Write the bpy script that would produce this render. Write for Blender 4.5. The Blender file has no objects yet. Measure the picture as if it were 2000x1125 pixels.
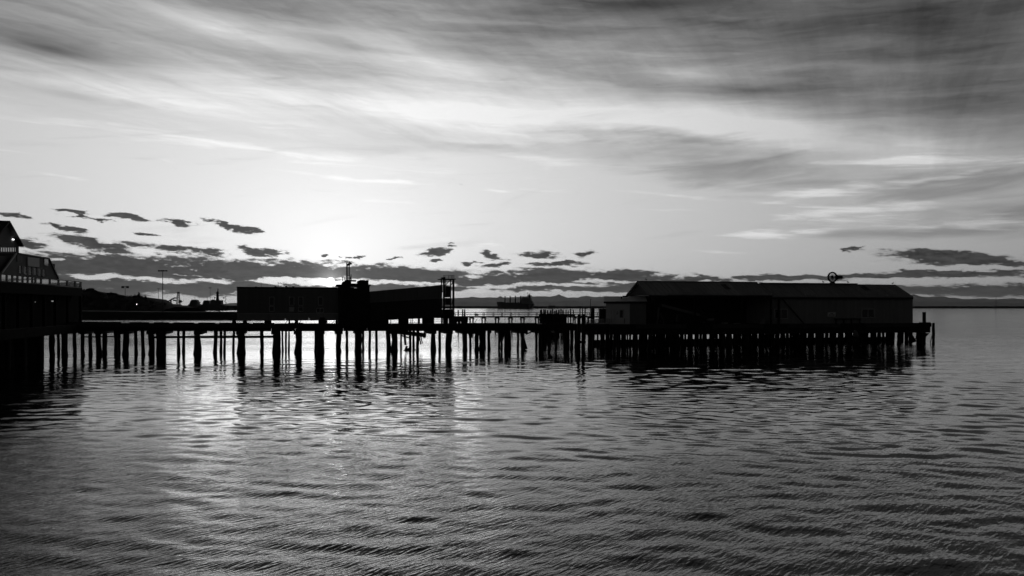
import bpy, bmesh, math, random
import numpy as np
from mathutils import Vector, Matrix

random.seed(7)
rng = np.random.default_rng(7)
SC = bpy.context.scene
COL = SC.collection

# ------------------------------------------------------------------ camera
F = 1556.0          # focal length in pixels of the 2000 px wide photograph (28 mm)
CXP, HYP = 1000.0, 598.0
H = 6.5             # eye height above the water
cam_d = bpy.data.cameras.new('camera')
cam = bpy.data.objects.new('camera', cam_d)
COL.objects.link(cam)
cam_d.sensor_width = 36.0
cam_d.lens = F / 2000.0 * 36.0
cam_d.shift_y = (HYP - 562.5) / 2000.0
cam_d.clip_start = 0.5
cam_d.clip_end = 200000.0
cam.location = (0, 0, H)
cam.rotation_euler = (math.radians(90), 0, 0)
SC.camera = cam

# ------------------------------------------------------------------ light
SUN_AZ = math.atan((646 - CXP) / F)            # measured from +Y, clockwise positive
SUN_EL = math.radians(1.75)
sun_dir = Vector((math.sin(SUN_AZ) * math.cos(SUN_EL), math.cos(SUN_AZ) * math.cos(SUN_EL), math.sin(SUN_EL)))
sun_l = bpy.data.lights.new('sun', 'SUN')
sun_l.energy = 0.13
sun_l.angle = math.radians(22.0)      # veiled by cloud at the horizon: broad and weak
sun_l.color = (1.0, 1.0, 1.0)                  # the photograph is black and white
sun_o = bpy.data.objects.new('sun', sun_l)
COL.objects.link(sun_o)
sun_o.rotation_euler = (-sun_dir).to_track_quat('-Z', 'Y').to_euler()
sun_o.location = (-200, 900, 200)

SC.view_settings.view_transform = 'Standard'
SC.view_settings.look = 'None'
SC.view_settings.exposure = 0.0
SC.view_settings.gamma = 1.0
SC.view_settings.use_curve_mapping = False
SC.cycles.max_bounces = 6
SC.cycles.glossy_bounces = 3
SC.cycles.volume_bounces = 1
SC.cycles.transparent_max_bounces = 6
SC.cycles.sample_clamp_indirect = 4.0
SC.cycles.use_denoising = True


class S:
    """a shader socket with arithmetic, so that node maths can be written as formulas"""
    tree = None

    def __init__(self, sock):
        self.s = sock

    @staticmethod
    def _in(node, i, v):
        if isinstance(v, S):
            S.tree.links.new(v.s, node.inputs[i])
        else:
            node.inputs[i].default_value = v

    @staticmethod
    def m(op, *a, clamp=False):
        n = S.tree.nodes.new('ShaderNodeMath')
        n.operation = op
        n.use_clamp = clamp
        for i, v in enumerate(a):
            S._in(n, i, v)
        return S(n.outputs[0])

    def __add__(a, b): return S.m('ADD', a, b)
    __radd__ = __add__
    def __sub__(a, b): return S.m('SUBTRACT', a, b)
    def __rsub__(a, b): return S.m('SUBTRACT', b, a)
    def __mul__(a, b): return S.m('MULTIPLY', a, b)
    __rmul__ = __mul__
    def __truediv__(a, b): return S.m('DIVIDE', a, b)
    def __pow__(a, b): return S.m('POWER', a, b)


def smooth(x, a, b, lo=0.0, hi=1.0):
    n = S.tree.nodes.new('ShaderNodeMapRange')
    n.interpolation_type = 'SMOOTHSTEP'
    for i, v in enumerate((x, a, b, lo, hi)):
        S._in(n, i, v)
    return S(n.outputs[0])


def lerp(a, b, t):
    return S.m('ADD', S.m('MULTIPLY', a, S.m('SUBTRACT', 1.0, t)), S.m('MULTIPLY', b, t))


def vec(x, y, z=0.0):
    n = S.tree.nodes.new('ShaderNodeCombineXYZ')
    for i, v in enumerate((x, y, z)):
        S._in(n, i, v)
    return S(n.outputs[0])


def noise(v, scale, detail=4, rough=0.5, dist=0.0, lac=2.0):
    n = S.tree.nodes.new('ShaderNodeTexNoise')
    n.noise_dimensions = '3D'
    S._in(n, n.inputs.find('Vector'), v)
    n.inputs['Scale'].default_value = scale
    n.inputs['Detail'].default_value = detail
    n.inputs['Roughness'].default_value = rough
    n.inputs['Distortion'].default_value = dist
    n.inputs['Lacunarity'].default_value = lac
    return S(n.outputs['Fac'])


def mapping(v, loc=(0, 0, 0), rot=0.0, scale=(1, 1, 1), kind='TEXTURE'):
    n = S.tree.nodes.new('ShaderNodeMapping')
    n.vector_type = kind
    S._in(n, 0, v)
    n.inputs['Location'].default_value = loc
    n.inputs['Rotation'].default_value = (0, 0, rot)
    n.inputs['Scale'].default_value = scale
    return S(n.outputs[0])


def rs(v, rot, scale, loc=(0, 0, 0)):
    """turn first, then stretch"""
    return mapping(mapping(v, (0, 0, 0), math.radians(rot), (1, 1, 1), 'POINT'), loc, 0, scale, 'POINT')


def grad(v, kind='SPHERICAL'):
    n = S.tree.nodes.new('ShaderNodeTexGradient')
    n.gradient_type = kind
    S._in(n, 0, v)
    return S(n.outputs['Fac'])


# ------------------------------------------------------------------ sky
def build_world():
    w = bpy.data.worlds.new('World')
    SC.world = w
    w.use_nodes = True
    w.cycles.sampling_method = 'MANUAL'
    w.cycles.sample_map_resolution = 256
    t = w.node_tree
    S.tree = t
    t.nodes.clear()
    out = t.nodes.new('ShaderNodeOutputWorld')
    bg = t.nodes.new('ShaderNodeBackground')
    t.links.new(bg.outputs[0], out.inputs[0])
    bg.inputs['Strength'].default_value = 0.1
    sky = t.nodes.new('ShaderNodeTexSky')
    sky.sky_type = 'NISHITA'
    sky.sun_disc = False
    sky.sun_elevation = SUN_EL
    sky.sun_rotation = SUN_AZ
    sky.air_density = 1.0
    sky.dust_density = 2.0
    sky.ozone_density = 1.0
    bw = t.nodes.new('ShaderNodeRGBToBW')
    t.links.new(sky.outputs[0], bw.inputs[0])
    clear = S(bw.outputs[0])

    tc = t.nodes.new('ShaderNodeTexCoord')
    sep = t.nodes.new('ShaderNodeSeparateXYZ')
    t.links.new(tc.outputs['Generated'], sep.inputs[0])
    x, y, z = (S(o) for o in sep.outputs)
    D = 180.0 / math.pi
    A = S.m('ARCTAN2', x, y) * D                # compass bearing from the view axis, degrees
    E = S.m('ARCSINE', z) * D                   # elevation, degrees
    V = vec(A, E)

    def warp(v, sc, amp_a, amp_e, detail=4, seed=0.0):
        n = t.nodes.new('ShaderNodeTexNoise')
        S._in(n, n.inputs.find('Vector'), mapping(v, (seed, seed * 0.7, seed * 1.3), 0, sc, 'POINT'))
        n.inputs['Scale'].default_value = 1.0
        n.inputs['Detail'].default_value = detail
        n.inputs['Roughness'].default_value = 0.6
        sp = t.nodes.new('ShaderNodeSeparateColor')
        t.links.new(n.outputs['Color'], sp.inputs[0])
        return vec(A + (S(sp.outputs[0]) - 0.5) * amp_a, E + (S(sp.outputs[1]) - 0.5) * amp_e)
    VL = warp(V, (0.6, 2.0, 1), 4.2, 0.85, 6, 3.0)
    VW = warp(V, (0.10, 0.6, 1), 14.0, 1.3, 4, 11.0)

    dt = t.nodes.new('ShaderNodeVectorMath')
    dt.operation = 'DOT_PRODUCT'
    t.links.new(tc.outputs['Generated'], dt.inputs[0])
    dt.inputs[1].default_value = sun_dir
    cosang = S(dt.outputs['Value'])
    ang = S.m('ARCCOSINE', S.m('MINIMUM', cosang, 1.0)) * D     # degrees from the sun

    def ae(px, py):
        az = math.atan((px - CXP) / F)
        return math.degrees(az), math.degrees(math.atan((HYP - py) / F * math.cos(az)))

    def blob(px, py, rx, ry, tilt=0.0, kind='SPHERICAL', v=None):
        a, e = ae(px, py)
        ka = math.degrees(rx / F) * math.cos(math.radians(a)) ** 2
        ke = math.degrees(ry / F) * math.cos(math.radians(a))
        return grad(mapping(v or V, (a, e, 0), -math.radians(tilt), (ka, ke, 1)), kind)

    def bmax(items, v=None, k=1.0):
        r = None
        for it in items:
            kk = k if it[2] > 70 or k == 1.0 else k * 0.9
            g = blob(it[0], it[1], it[2] * kk, it[3] * kk, it[4], v=v)
            r = g if r is None else S.m('MAXIMUM', r, g)
        return r

    def bsum(items):
        r = None
        for it in items:
            wgt, g = it[0], blob(*it[1:], kind='QUADRATIC_SPHERE')
            r = g * wgt if r is None else r + g * wgt
        return r

    # --- brightness of the air: falls off away from the sun
    air = SKY_AIR(clear, ang, E, A)

    # --- high layered sheet, seen in perspective on a plane overhead
    zz = z + 0.10
    hx, hy = x / zz, y / zz
    P = vec(hx, hy)
    wind = mapping(P, (0, 0, 0), math.radians(-63), (1, 1, 1), 'POINT')
    streak = noise(mapping(wind, (3.1, 1.7, 0), 0, (0.30, 2.3, 1), 'POINT'), 1.0, 9, 0.70, 0.5)
    soft = noise(mapping(wind, (7.3, 2.2, 4), 0, (0.30, 0.85, 1), 'POINT'), 1.0, 5, 0.55, 0.5)
    # streaks laid out in bearing and elevation, slightly falling to the right
    lay = noise(rs(VW, 4, (0.06, 0.55, 1), (0, 0, 3)), 1.0, 7, 0.6, 0.3)
    fibre = noise(mapping(wind, (1.3, 5.7, 2), 0, (0.7, 6.5, 1), 'POINT'), 1.0, 6, 0.62, 0.5)
    lay2 = noise(rs(VW, 5, (0.10, 1.5, 1), (4, 2, 9)), 1.0, 6, 0.6, 0.3)
    big = bsum(HIGH)
    dens = smooth(E + A * 0.05 + (soft - 0.5) * 5.0 + (lay - 0.5) * 5.0, 9.6, 12.6)
    sheet = big + (streak - 0.5) * 0.85 + (lay - 0.5) * 1.0 + (lay2 - 0.5) * 0.55 + (fibre - 0.5) * 0.20 + (soft - 0.5) * 0.4
    sheet_l = S.m('MAXIMUM', sheet * 0.55 + 0.61 - smooth(E, 12.5, 22.0) * 0.17, 0.0, clamp=True)
    hi_lum = SKY_SHEET(sheet_l, ang, E)
    L = lerp(air, hi_lum, dens)

    # --- thin bright wisps below the sheet
    wn = noise(rs(V, 3, (0.16, 2.0, 1), (5, 1, 8)), 1.0, 7, 0.62, 0.6)
    wm = bmax(WISPS, VW, k=1.3)
    wd = smooth(wm * 0.75 + (wn - 0.5) * 1.9, 0.30, 0.95)
    wr = smooth(bmax(WISPS_R, VW, k=1.3) * 0.85 + (wn - 0.5) * 2.2, 0.25, 0.95)
    wisp = wd * 0.17 + wr * 0.42
    # --- grey veils on the right
    gn = noise(rs(V, -5, (0.10, 0.9, 1), (2, 6, 1)), 1.0, 6, 0.55, 0.8)
    gm = bmax(VEILS, VW, k=1.25)
    gd = smooth(gm * 0.9 + (gn - 0.5) * 2.0, 0.10, 1.05)
    L = lerp(L, L * 0.62, gd)
    L = L * (1.0 + wisp) + wisp * 0.10

    # --- low broken stratocumulus over the strait
    ln = noise(rs(V, 4, (0.36, 1.8, 1), (1.2, 0.4, 5)), 1.0, 7, 0.60, 0.3)
    lf = noise(rs(V, 4, (1.3, 4.4, 1), (9.2, 3.4, 2)), 1.0, 5, 0.62, 0.2)
    lm = S.m('MAXIMUM', bmax([b for b in LOW if b[2] >= 110], VL, k=1.3) * 1.13, bmax([b for b in LOW if b[2] < 110], VL, k=1.25))
    lm = S.m('MINIMUM', lm, 1.0)
    far = smooth(S.m('ABSOLUTE', A), 34.0, 44.0) * smooth(E, 3.4, 1.6) * 0.55
    lm = S.m('MAXIMUM', lm, far)
    lm = 1.0 - (1.0 - lm) * (1.0 - lm)
    q = lm * 1.10 + (ln - 0.5) * 1.6 + (lf - 0.5) * 1.15
    q = q - bmax(GAPS, VL, k=1.2) * 0.8
    ld = smooth(q, 0.24, 0.90)
    core = smooth(q, 0.45, 1.15)
    glow = S.m('POWER', 2.718, ang * -0.12)
    edge_l = L * 0.60
    core_l = 0.030 + glow * 0.05 + (lf - 0.5) * 0.12 + (ln - 0.5) * 0.10
    cl = lerp(edge_l, core_l, smooth(core, 0.0, 0.55))
    L = lerp(L, cl, ld * 0.97) + ld * (1.0 - ld) * glow * 0.7      # rims light up near the sun

    # --- the sun itself in the gap above the roofs
    disc = smooth(ang, 0.30, 0.16)
    L = L + (disc * 25.0 + S.m('POWER', 2.718, ang * -1.9) * 2.6) * (1.0 - ld * 0.75)
    L = L * smooth(E, 15.5, 38.0, 1.0, 0.16)      # unseen sky overhead dimmed so the near water reflects darker
    # --- below the horizon: dull reflection of the sky, never seen directly
    L = lerp(0.03, L, smooth(E, -2.0, -0.2))
    col = vec(L * 10.0, L * 10.0, L * 10.0)     # x 0.1 background strength
    t.links.new(col.s, bg.inputs['Color'])


def SKY_AIR(clear, ang, E, A):
    g = S.m('POWER', 2.718, ang * -0.0225)
    near = S.m('POWER', 2.718, ang * ang * -0.021)
    back = smooth(ang, 105.0, 42.0, 0.62, 1.0)
    return (clear * 0.012 + 0.035 + g * 0.90 + near * 0.08) * back


def SKY_SHEET(s, ang, E):
    g = S.m('POWER', 2.718, ang * -0.0225)
    back = smooth(ang, 105.0, 42.0, 0.62, 1.0)
    return (S.m('POWER', s, 1.5) * 0.95 + 0.05) * (g * 1.24 + 0.04) * back


# weight, px, py, rx, ry, tilt : large light and dark regions of the high sheet
HIGH = [
    (1.0, 950, 225, 900, 85, 3), (0.7, 350, 200, 700, 90, 6), (1.0, 1450, 250, 560, 75, 8), (0.7, 1750, 300, 420, 60, 7),
    (0.7, 420, 55, 420, 55, 8), (0.6, 850, 130, 500, 90, 10), (0.4, 1350, 140, 260, 45, 10),
    (-0.9, 100, 95, 420, 50, 6), (-0.8, 1850, 50, 800, 230, 6), (-0.5, 1250, 10, 560, 90, 4),
    (-0.6, 1480, 178, 300, 40, 3), (-0.5, 1900, 200, 480, 110, 5), (-0.35, 150, 190, 200, 25, 6),
    (-0.3, 1000, 60, 250, 60, 0), (-0.3, 700, 95, 200, 30, 4),
]
WISPS = [
    (250, 255, 380, 22, 5), (500, 295, 420, 16, 4), (150, 348, 90, 5, 2), (700, 350, 330, 9, 4),
    (1100, 310, 230, 16, 5), (1230, 325, 90, 8, 4), (1000, 372, 240, 7, 3), (1300, 383, 150, 6, 4),
    (1450, 487, 130, 4, 1),
]
WISPS_R = [
    (1620, 375, 190, 14, -6), (1700, 402, 240, 16, 0), (1650, 425, 190, 14, 3), (1580, 449, 150, 10, -3), (1800, 352, 170, 12, -8), (1900, 440, 170, 18, 4), (1850, 310, 220, 22, 4),
]
VEILS = [
    (1450, 335, 330, 55, 8), (1850, 375, 260, 40, 4), (1950, 420, 240, 50, 0), (1300, 270, 220, 22, 6), (1900, 350, 200, 25, 2),
    (1750, 455, 260, 16, 2),
]
GAPS = [(640, 549, 100, 10, 0), (535, 548, 50, 7, 0), (430, 550, 60, 5, 0), (310, 546, 100, 6, 2), (190, 541, 70, 6, 0), (1010, 558, 110, 5, -2), (1130, 556, 110, 5, 0), (900, 571, 120, 7, 0), (1090, 573, 170, 6, 0),
        (1190, 549, 90, 4, 2), (760, 553, 110, 5, 0), (1850, 546, 200, 4, 1), (1880, 525, 160, 4, 2)]
LOW = [
    (110, 520, 170, 20, 2), (280, 523, 250, 27, 3), (450, 528, 230, 28, 3), (620, 532, 190, 25, 3), (770, 538, 180, 23, 2), (860, 546, 120, 16, 2),
    (960, 552, 120, 17, -2), (1090, 541, 170, 17, 1), (1210, 540, 140, 14, 2), (1340, 545, 130, 8, 2), (1040, 560, 180, 12, 0), (1200, 553, 140, 13, 0),
    (150, 558, 340, 23, 1), (420, 560, 280, 20, 1), (700, 566, 200, 12, 0), (880, 566, 110, 7, -2), (1150, 565, 150, 8, 0), (350, 543, 160, 12, 2), (760, 553, 180, 10, -2),
    (60, 475, 65, 11, 4), (190, 477, 95, 13, 8), (330, 484, 95, 10, 6), (410, 491, 40, 9, 6), (505, 490, 52, 13, 3),
    (255, 425, 55, 6, 6), (140, 413, 40, 5, 4), (160, 423, 30, 5, 6), (200, 429, 32, 5, 6), (345, 433, 42, 7, 8), (455, 443, 60, 9, 14), (30, 418, 60, 6, 4), (125, 446, 42, 9, 12),
    (270, 455, 30, 5, 6), (850, 492, 42, 9, -12), (886, 477, 18, 4, 0), (955, 496, 36, 12, 10), (1055, 498, 44, 10, 3), (1143, 497, 30, 9, -5),
    (915, 513, 24, 6, 0), (965, 517, 34, 7, -4), (850, 509, 18, 5, 0), (768, 505, 14, 5, 0), (640, 499, 18, 4, 0), (690, 503, 16, 4, 0), (1085, 516, 70, 6, 0),
    (1840, 499, 140, 11, 5), (1900, 511, 170, 9, 3), (1800, 537, 260, 9, -1), (1965, 514, 70, 8, 2), (1665, 486, 26, 5, -4), (1500, 543, 150, 6, 0),
    (1950, 566, 260, 15, 0), (1650, 562, 180, 9, 0), (2120, 520, 160, 30, 0), (-150, 520, 200, 40, 0),
]
build_world()


# ------------------------------------------------------------------ materials
MATS = {}


def mat(name, base, rough=0.8, var=0.35, scale=1.5, bump=0.0, metal=0.0, stretch=(1, 1, 1), spec=0.3):
    """grey paint, timber, stone ... : base colour broken up by two noises, optional fine relief"""
    if name in MATS:
        return MATS[name]
    m = bpy.data.materials.new(name)
    m.use_nodes = True
    t = m.node_tree
    S.tree = t
    p = t.nodes['Principled BSDF']
    p.inputs['Roughness'].default_value = rough
    p.inputs['Metallic'].default_value = metal
    p.inputs['Specular IOR Level'].default_value = spec
    tc = t.nodes.new('ShaderNodeTexCoord')
    v = mapping(S(tc.outputs['Object']), (0, 0, 0), 0, stretch, 'POINT')
    n1 = noise(v, scale, 5, 0.6)
    n2 = noise(v, scale * 9.0, 3, 0.5)
    f = 1.0 + (n1 - 0.5) * (2.0 * var) + (n2 - 0.5) * var
    c = S.m('MAXIMUM', f * base, 0.002)
    t.links.new(vec(c, c, c).s, p.inputs['Base Color'])
    if bump:
        b = t.nodes.new('ShaderNodeBump')
        b.inputs['Strength'].default_value = bump
        b.inputs['Distance'].default_value = 0.05
        t.links.new(n2.s, b.inputs['Height'])
        t.links.new(b.outputs[0], p.inputs['Normal'])
    MATS[name] = m
    return m


def emit(name, strength):
    m = bpy.data.materials.new(name)
    m.use_nodes = True
    p = m.node_tree.nodes['Principled BSDF']
    p.inputs['Base Color'].default_value = (0.8, 0.8, 0.8, 1)
    p.inputs['Emission Color'].default_value = (1, 1, 1, 1)
    p.inputs['Emission Strength'].default_value = strength
    return m


def glass(name, tint=0.03):
    m = bpy.data.materials.new(name)
    m.use_nodes = True
    p = m.node_tree.nodes['Principled BSDF']
    p.inputs['Base Color'].default_value = (tint, tint, tint, 1)
    p.inputs['Roughness'].default_value = 0.06
    p.inputs['IOR'].default_value = 1.5
    return m


def clear_glass(name):
    m = bpy.data.materials.new(name)
    m.use_nodes = True
    t = m.node_tree
    t.nodes.clear()
    o = t.nodes.new('ShaderNodeOutputMaterial')
    mx = t.nodes.new('ShaderNodeMixShader')
    tr = t.nodes.new('ShaderNodeBsdfTransparent')
    gl = t.nodes.new('ShaderNodeBsdfGlossy')
    gl.inputs['Roughness'].default_value = 0.05
    tr.inputs[0].default_value = (0.8, 0.8, 0.8, 1)
    mx.inputs[0].default_value = 0.12
    t.links.new(tr.outputs[0], mx.inputs[1])
    t.links.new(gl.outputs[0], mx.inputs[2])
    t.links.new(mx.outputs[0], o.inputs[0])
    return m


M_TIMBER = mat('tarred timber', 0.022, 0.85, 0.5, 1.2, 0.4, stretch=(1, 1, 0.3))
M_PILE = mat('weathered pile', 0.02, 0.85, 0.5, 2.0, 0.5, stretch=(1, 1, 0.25))
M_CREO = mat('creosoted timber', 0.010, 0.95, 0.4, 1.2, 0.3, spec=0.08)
M_DECK = mat('deck boards', 0.035, 0.9, 0.4, 0.8, 0.3)
M_FASCIA = mat('weathered fascia', 0.06, 0.85, 0.4, 0.8, 0.3, stretch=(0.3, 1, 1))
M_SIDING = mat('dark siding', 0.19, 0.75, 0.35, 0.8, 0.1, stretch=(3, 1, 0.12))
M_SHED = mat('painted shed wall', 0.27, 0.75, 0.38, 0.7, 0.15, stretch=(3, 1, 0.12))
M_PANEL = mat('pale skirting panel', 0.33, 0.75, 0.25, 0.6)
M_OFFICE = mat('pale office wall', 0.7, 0.75, 0.15, 0.5)
M_ROOF = mat('ribbed roof metal', 0.36, 0.55, 0.25, 0.35, 0.1, spec=0.2)
M_ROOF2 = mat('newer roof metal', 0.27, 0.55, 0.2, 0.35, 0.1, spec=0.2)
M_STEEL = mat('rusty steel', 0.05, 0.7, 0.4, 1.5, 0.2)
M_IRON = mat('black iron', 0.02, 0.7, 0.3, 1.5)
M_TRIM = mat('pale trim', 0.5, 0.7, 0.15, 1.0)
M_WHITE = mat('white paint', 0.75, 0.6, 0.12, 1.0)
M_LETTER = mat('dark lettering', 0.05, 0.6, 0.1, 1.0)
M_LODGE = mat('lodge cladding', 0.10, 0.8, 0.2, 0.4, 0.1, stretch=(1, 1, 0.3))
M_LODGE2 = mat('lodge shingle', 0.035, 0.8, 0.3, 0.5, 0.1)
M_PALE = mat('pale awning cloth', 0.65, 0.8, 0.1, 1.0)
M_ROCK = mat('quay stone', 0.03, 0.9, 0.5, 0.12, 0.4)
M_HILL = mat('dark hillside', 0.025, 0.95, 0.5, 0.02)
M_LEAF = mat('dark foliage', 0.03, 0.8, 0.5, 0.4)
M_BARK = mat('bark', 0.06, 0.9, 0.4, 2.0)
M_HULL = mat('dark ship hull', 0.035, 0.6, 0.25, 0.05)
M_SUPER = mat('ship superstructure', 0.16, 0.6, 0.15, 0.1)
M_MOUNT = mat('far mountain forest', 0.04, 0.95, 0.4, 0.001)
M_FEATHER = mat('gull feathers', 0.30, 0.8, 0.3, 8.0)
M_NET = mat('galvanised wire', 0.25, 0.6, 0.2, 3.0)
M_FLOAT = mat('rubber float', 0.16, 0.6, 0.25, 2.0)
M_GLASS = glass('window glass')
M_CLEAR = clear_glass('clear pane')
M_MIRROR = glass('reflective window glass', 0.02)
M_MIRROR.node_tree.nodes['Principled BSDF'].inputs['IOR'].default_value = 3.2
M_MIRROR.node_tree.nodes['Principled BSDF'].inputs['Roughness'].default_value = 0.02
M_LAMP = emit('lit lamp', 6.0)


# ------------------------------------------------------------------ mesh building
class MB:
    def __init__(self):
        self.v, self.f = [], []

    def add(self, vs, fs):
        o = len(self.v)
        self.v += [tuple(p) for p in vs]
        self.f += [tuple(i + o for i in f) for f in fs]
        return self

    def box(self, x0, x1, y0, y1, z0, z1):
        x0, x1 = min(x0, x1), max(x0, x1)
        y0, y1 = min(y0, y1), max(y0, y1)
        z0, z1 = min(z0, z1), max(z0, z1)
        return self.add([(x0, y0, z0), (x1, y0, z0), (x1, y1, z0), (x0, y1, z0), (x0, y0, z1), (x1, y0, z1), (x1, y1, z1), (x0, y1, z1)],
                        [(0, 3, 2, 1), (4, 5, 6, 7), (0, 1, 5, 4), (1, 2, 6, 5), (2, 3, 7, 6), (3, 0, 4, 7)])

    def prism(self, poly, y0, y1):
        """poly: (x, z) outline, extruded along y"""
        n = len(poly)
        a = sum(poly[i][0] * poly[(i + 1) % n][1] - poly[(i + 1) % n][0] * poly[i][1] for i in range(n))
        if a < 0:
            poly = poly[::-1]
        vs = [(x, y0, z) for x, z in poly] + [(x, y1, z) for x, z in poly]
        fs = [tuple(range(n)), tuple(range(2 * n - 1, n - 1, -1))]
        fs += [(i, i + n, (i + 1) % n + n, (i + 1) % n) for i in range(n)]
        return self.add(vs, fs)

    def prismx(self, poly, x0, x1):
        """poly: (y, z) outline, extruded along x"""
        n = len(poly)
        vs = [(x0, y, z) for y, z in poly] + [(x1, y, z) for y, z in poly]
        fs = [tuple(range(n))[::-1], tuple(range(n, 2 * n))]
        fs += [(i, (i + 1) % n, (i + 1) % n + n, i + n) for i in range(n)]
        return self.add(vs, fs)

    def bar(self, p, q, w, h=None):
        h = h or w
        p, q = Vector(p), Vector(q)
        d = (q - p).normalized()
        up = Vector((0, 0, 1)) if abs(d.z) < 0.95 else Vector((0, 1, 0))
        a = d.cross(up).normalized() * (w / 2)
        b = a.cross(d).normalized() * (h / 2)
        vs = [p - a - b, p + a - b, p + a + b, p - a + b, q - a - b, q + a - b, q + a + b, q - a + b]
        return self.add(vs, [(0, 3, 2, 1), (4, 5, 6, 7), (0, 1, 5, 4), (1, 2, 6, 5), (2, 3, 7, 6), (3, 0, 4, 7)])

    def tube(self, p, q, r0, r1=None, n=8):
        r1 = r0 if r1 is None else r1
        p, q = Vector(p), Vector(q)
        d = (q - p).normalized()
        up = Vector((0, 0, 1)) if abs(d.z) < 0.95 else Vector((0, 1, 0))
        a = d.cross(up).normalized()
        b = a.cross(d).normalized()
        vs = []
        for c, r in ((p, r0), (q, r1)):
            vs += [c + (a * math.cos(2 * math.pi * i / n) + b * math.sin(2 * math.pi * i / n)) * r for i in range(n)]
        fs = [tuple(range(n)), tuple(range(2 * n - 1, n - 1, -1))]
        fs += [(i, i + n, (i + 1) % n + n, (i + 1) % n) for i in range(n)]
        return self.add(vs, fs)

    def loft(self, rings, n=10):
        """rings: (centre, radius_a, radius_b, axis) -> one continuous skin"""
        vs = []
        for c, ra, rb, ax in rings:
            d = Vector(ax).normalized()
            up = Vector((0, 0, 1)) if abs(d.z) < 0.95 else Vector((0, 1, 0))
            a = d.cross(up).normalized()
            b = a.cross(d).normalized()
            vs += [Vector(c) + a * (ra * math.cos(2 * math.pi * i / n)) + b * (rb * math.sin(2 * math.pi * i / n)) for i in range(n)]
        fs = []
        for k in range(len(rings) - 1):
            for i in range(n):
                j = (i + 1) % n
                fs.append((k * n + i, (k + 1) * n + i, (k + 1) * n + j, k * n + j))
        fs.append(tuple(range(n)))
        fs.append(tuple(range(len(rings) * n - 1, (len(rings) - 1) * n - 1, -1)))
        return self.add(vs, fs)


class Frame:
    """a place's own axes: s along, d away, z up.  at() finds where a sight line meets the plane at depth d"""
    def __init__(self, ox, oy, deg):
        self.ox, self.oy, self.rot = ox, oy, math.radians(deg)
        self.u = (math.cos(self.rot), math.sin(self.rot))
        self.n = (-math.sin(self.rot), math.cos(self.rot))

    def world(self, s, d, z):
        return Vector((self.ox + s * self.u[0] + d * self.n[0], self.oy + s * self.u[1] + d * self.n[1], z))

    def s(self, px, d=0.0):
        k = (px - CXP) / F
        return (k * (self.oy + d * self.n[1]) - self.ox - d * self.n[0]) / (self.u[0] - k * self.u[1])

    def z(self, px, py, d=0.0):
        y = self.oy + self.s(px, d) * self.u[1] + d * self.n[1]
        return H - (py - HYP) / F * y

    def at(self, px, py, d=0.0):
        return (self.s(px, d), d, self.z(px, py, d))

    def ppm(self, px, d=0.0):
        return F / (self.oy + self.s(px, d) * self.u[1] + d * self.n[1])


def mesh_of(name, mb, base, smooth_=False):
    me = bpy.data.meshes.new(name)
    bx, by, bz = base
    me.from_pydata([(x - bx, y - by, z - bz) for x, y, z in mb.v], [], mb.f)
    me.update()
    bm = bmesh.new()
    bm.from_mesh(me)
    bmesh.ops.recalc_face_normals(bm, faces=bm.faces)
    bm.to_mesh(me)
    bm.free()
    if smooth_:
        me.polygons.foreach_set('use_smooth', [True] * len(me.polygons))
    return me


class Thing:
    def __init__(self, name, label, cat, fr, base, group=None, kind=None, mb=None, m=None, smooth_=False):
        self.fr, self.base = fr, base
        if mb is None:
            self.o = bpy.data.objects.new(name, None)
            self.o.empty_display_size = 0.5
        else:
            me = mesh_of(name, mb, base, smooth_)
            me.materials.append(m)
            self.o = bpy.data.objects.new(name, me)
        COL.objects.link(self.o)
        self.o.location = fr.world(*base)
        self.o.rotation_euler = (0, 0, fr.rot)
        if label: self.o['label'] = label
        if cat: self.o['category'] = cat
        if group: self.o['group'] = group
        if kind: self.o['kind'] = kind

    def part(self, name, mb, m, parent=None, label=None, kind=None, smooth_=False):
        me = mesh_of(name, mb, self.base, smooth_)
        me.materials.append(m)
        return self.place(name, me, parent, label, kind)

    def place(self, name, me, parent=None, label=None, kind=None, loc=None, rot=None, scale=None):
        o = bpy.data.objects.new(name, me)
        COL.objects.link(o)
        o.parent = parent or self.o
        if loc is not None:
            o.location = tuple(loc[i] - self.base[i] for i in range(3))
        if rot is not None: o.rotation_euler = rot
        if scale is not None: o.scale = scale
        if label: o['label'] = label
        if kind: o['kind'] = kind
        return o


def pile_mesh(k):
    """a tapered, slightly crooked round timber, unit radius and unit height, standing on z = 0"""
    r = random.Random(k)
    mb = MB()
    rings = []
    cx = cy = 0.0
    for i in range(6):
        z = i / 5
        rad = 1.08 - 0.18 * z + r.uniform(-0.10, 0.10) + (0.14 if i == 1 else 0)
        rings.append(((cx, cy, z), rad, rad * r.uniform(0.92, 1.06), (0, 0, 1)))
        cx += r.uniform(-0.22, 0.22)
        cy += r.uniform(-0.22, 0.22)
    mb.loft(rings, 8)
    # broken top edge
    me = mesh_of('pile', mb, (0, 0, 0), True)
    for vtx in me.vertices:
        if vtx.co.z > 0.99:
            vtx.co.z += r.uniform(-0.02, 0.015)
    me.materials.append(M_PILE)
    return me


PILES = [pile_mesh(k) for k in range(6)]


def pile(th, px, wpx, top_z, d, lean=0.0, parent=None, bottom=-1.2):
    """one pile of a pier at picture column px, wpx wide, in the row at depth d"""
    fr = th.fr
    s = fr.s(px, d)
    r = wpx / 2 / fr.ppm(px, d) * 1.14
    return th.place('pile', random.choice(PILES), parent, loc=(s, d, bottom), rot=(lean * 0.3, lean, random.uniform(0, 6.28)),
                    scale=(r, r, top_z - bottom))


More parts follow.
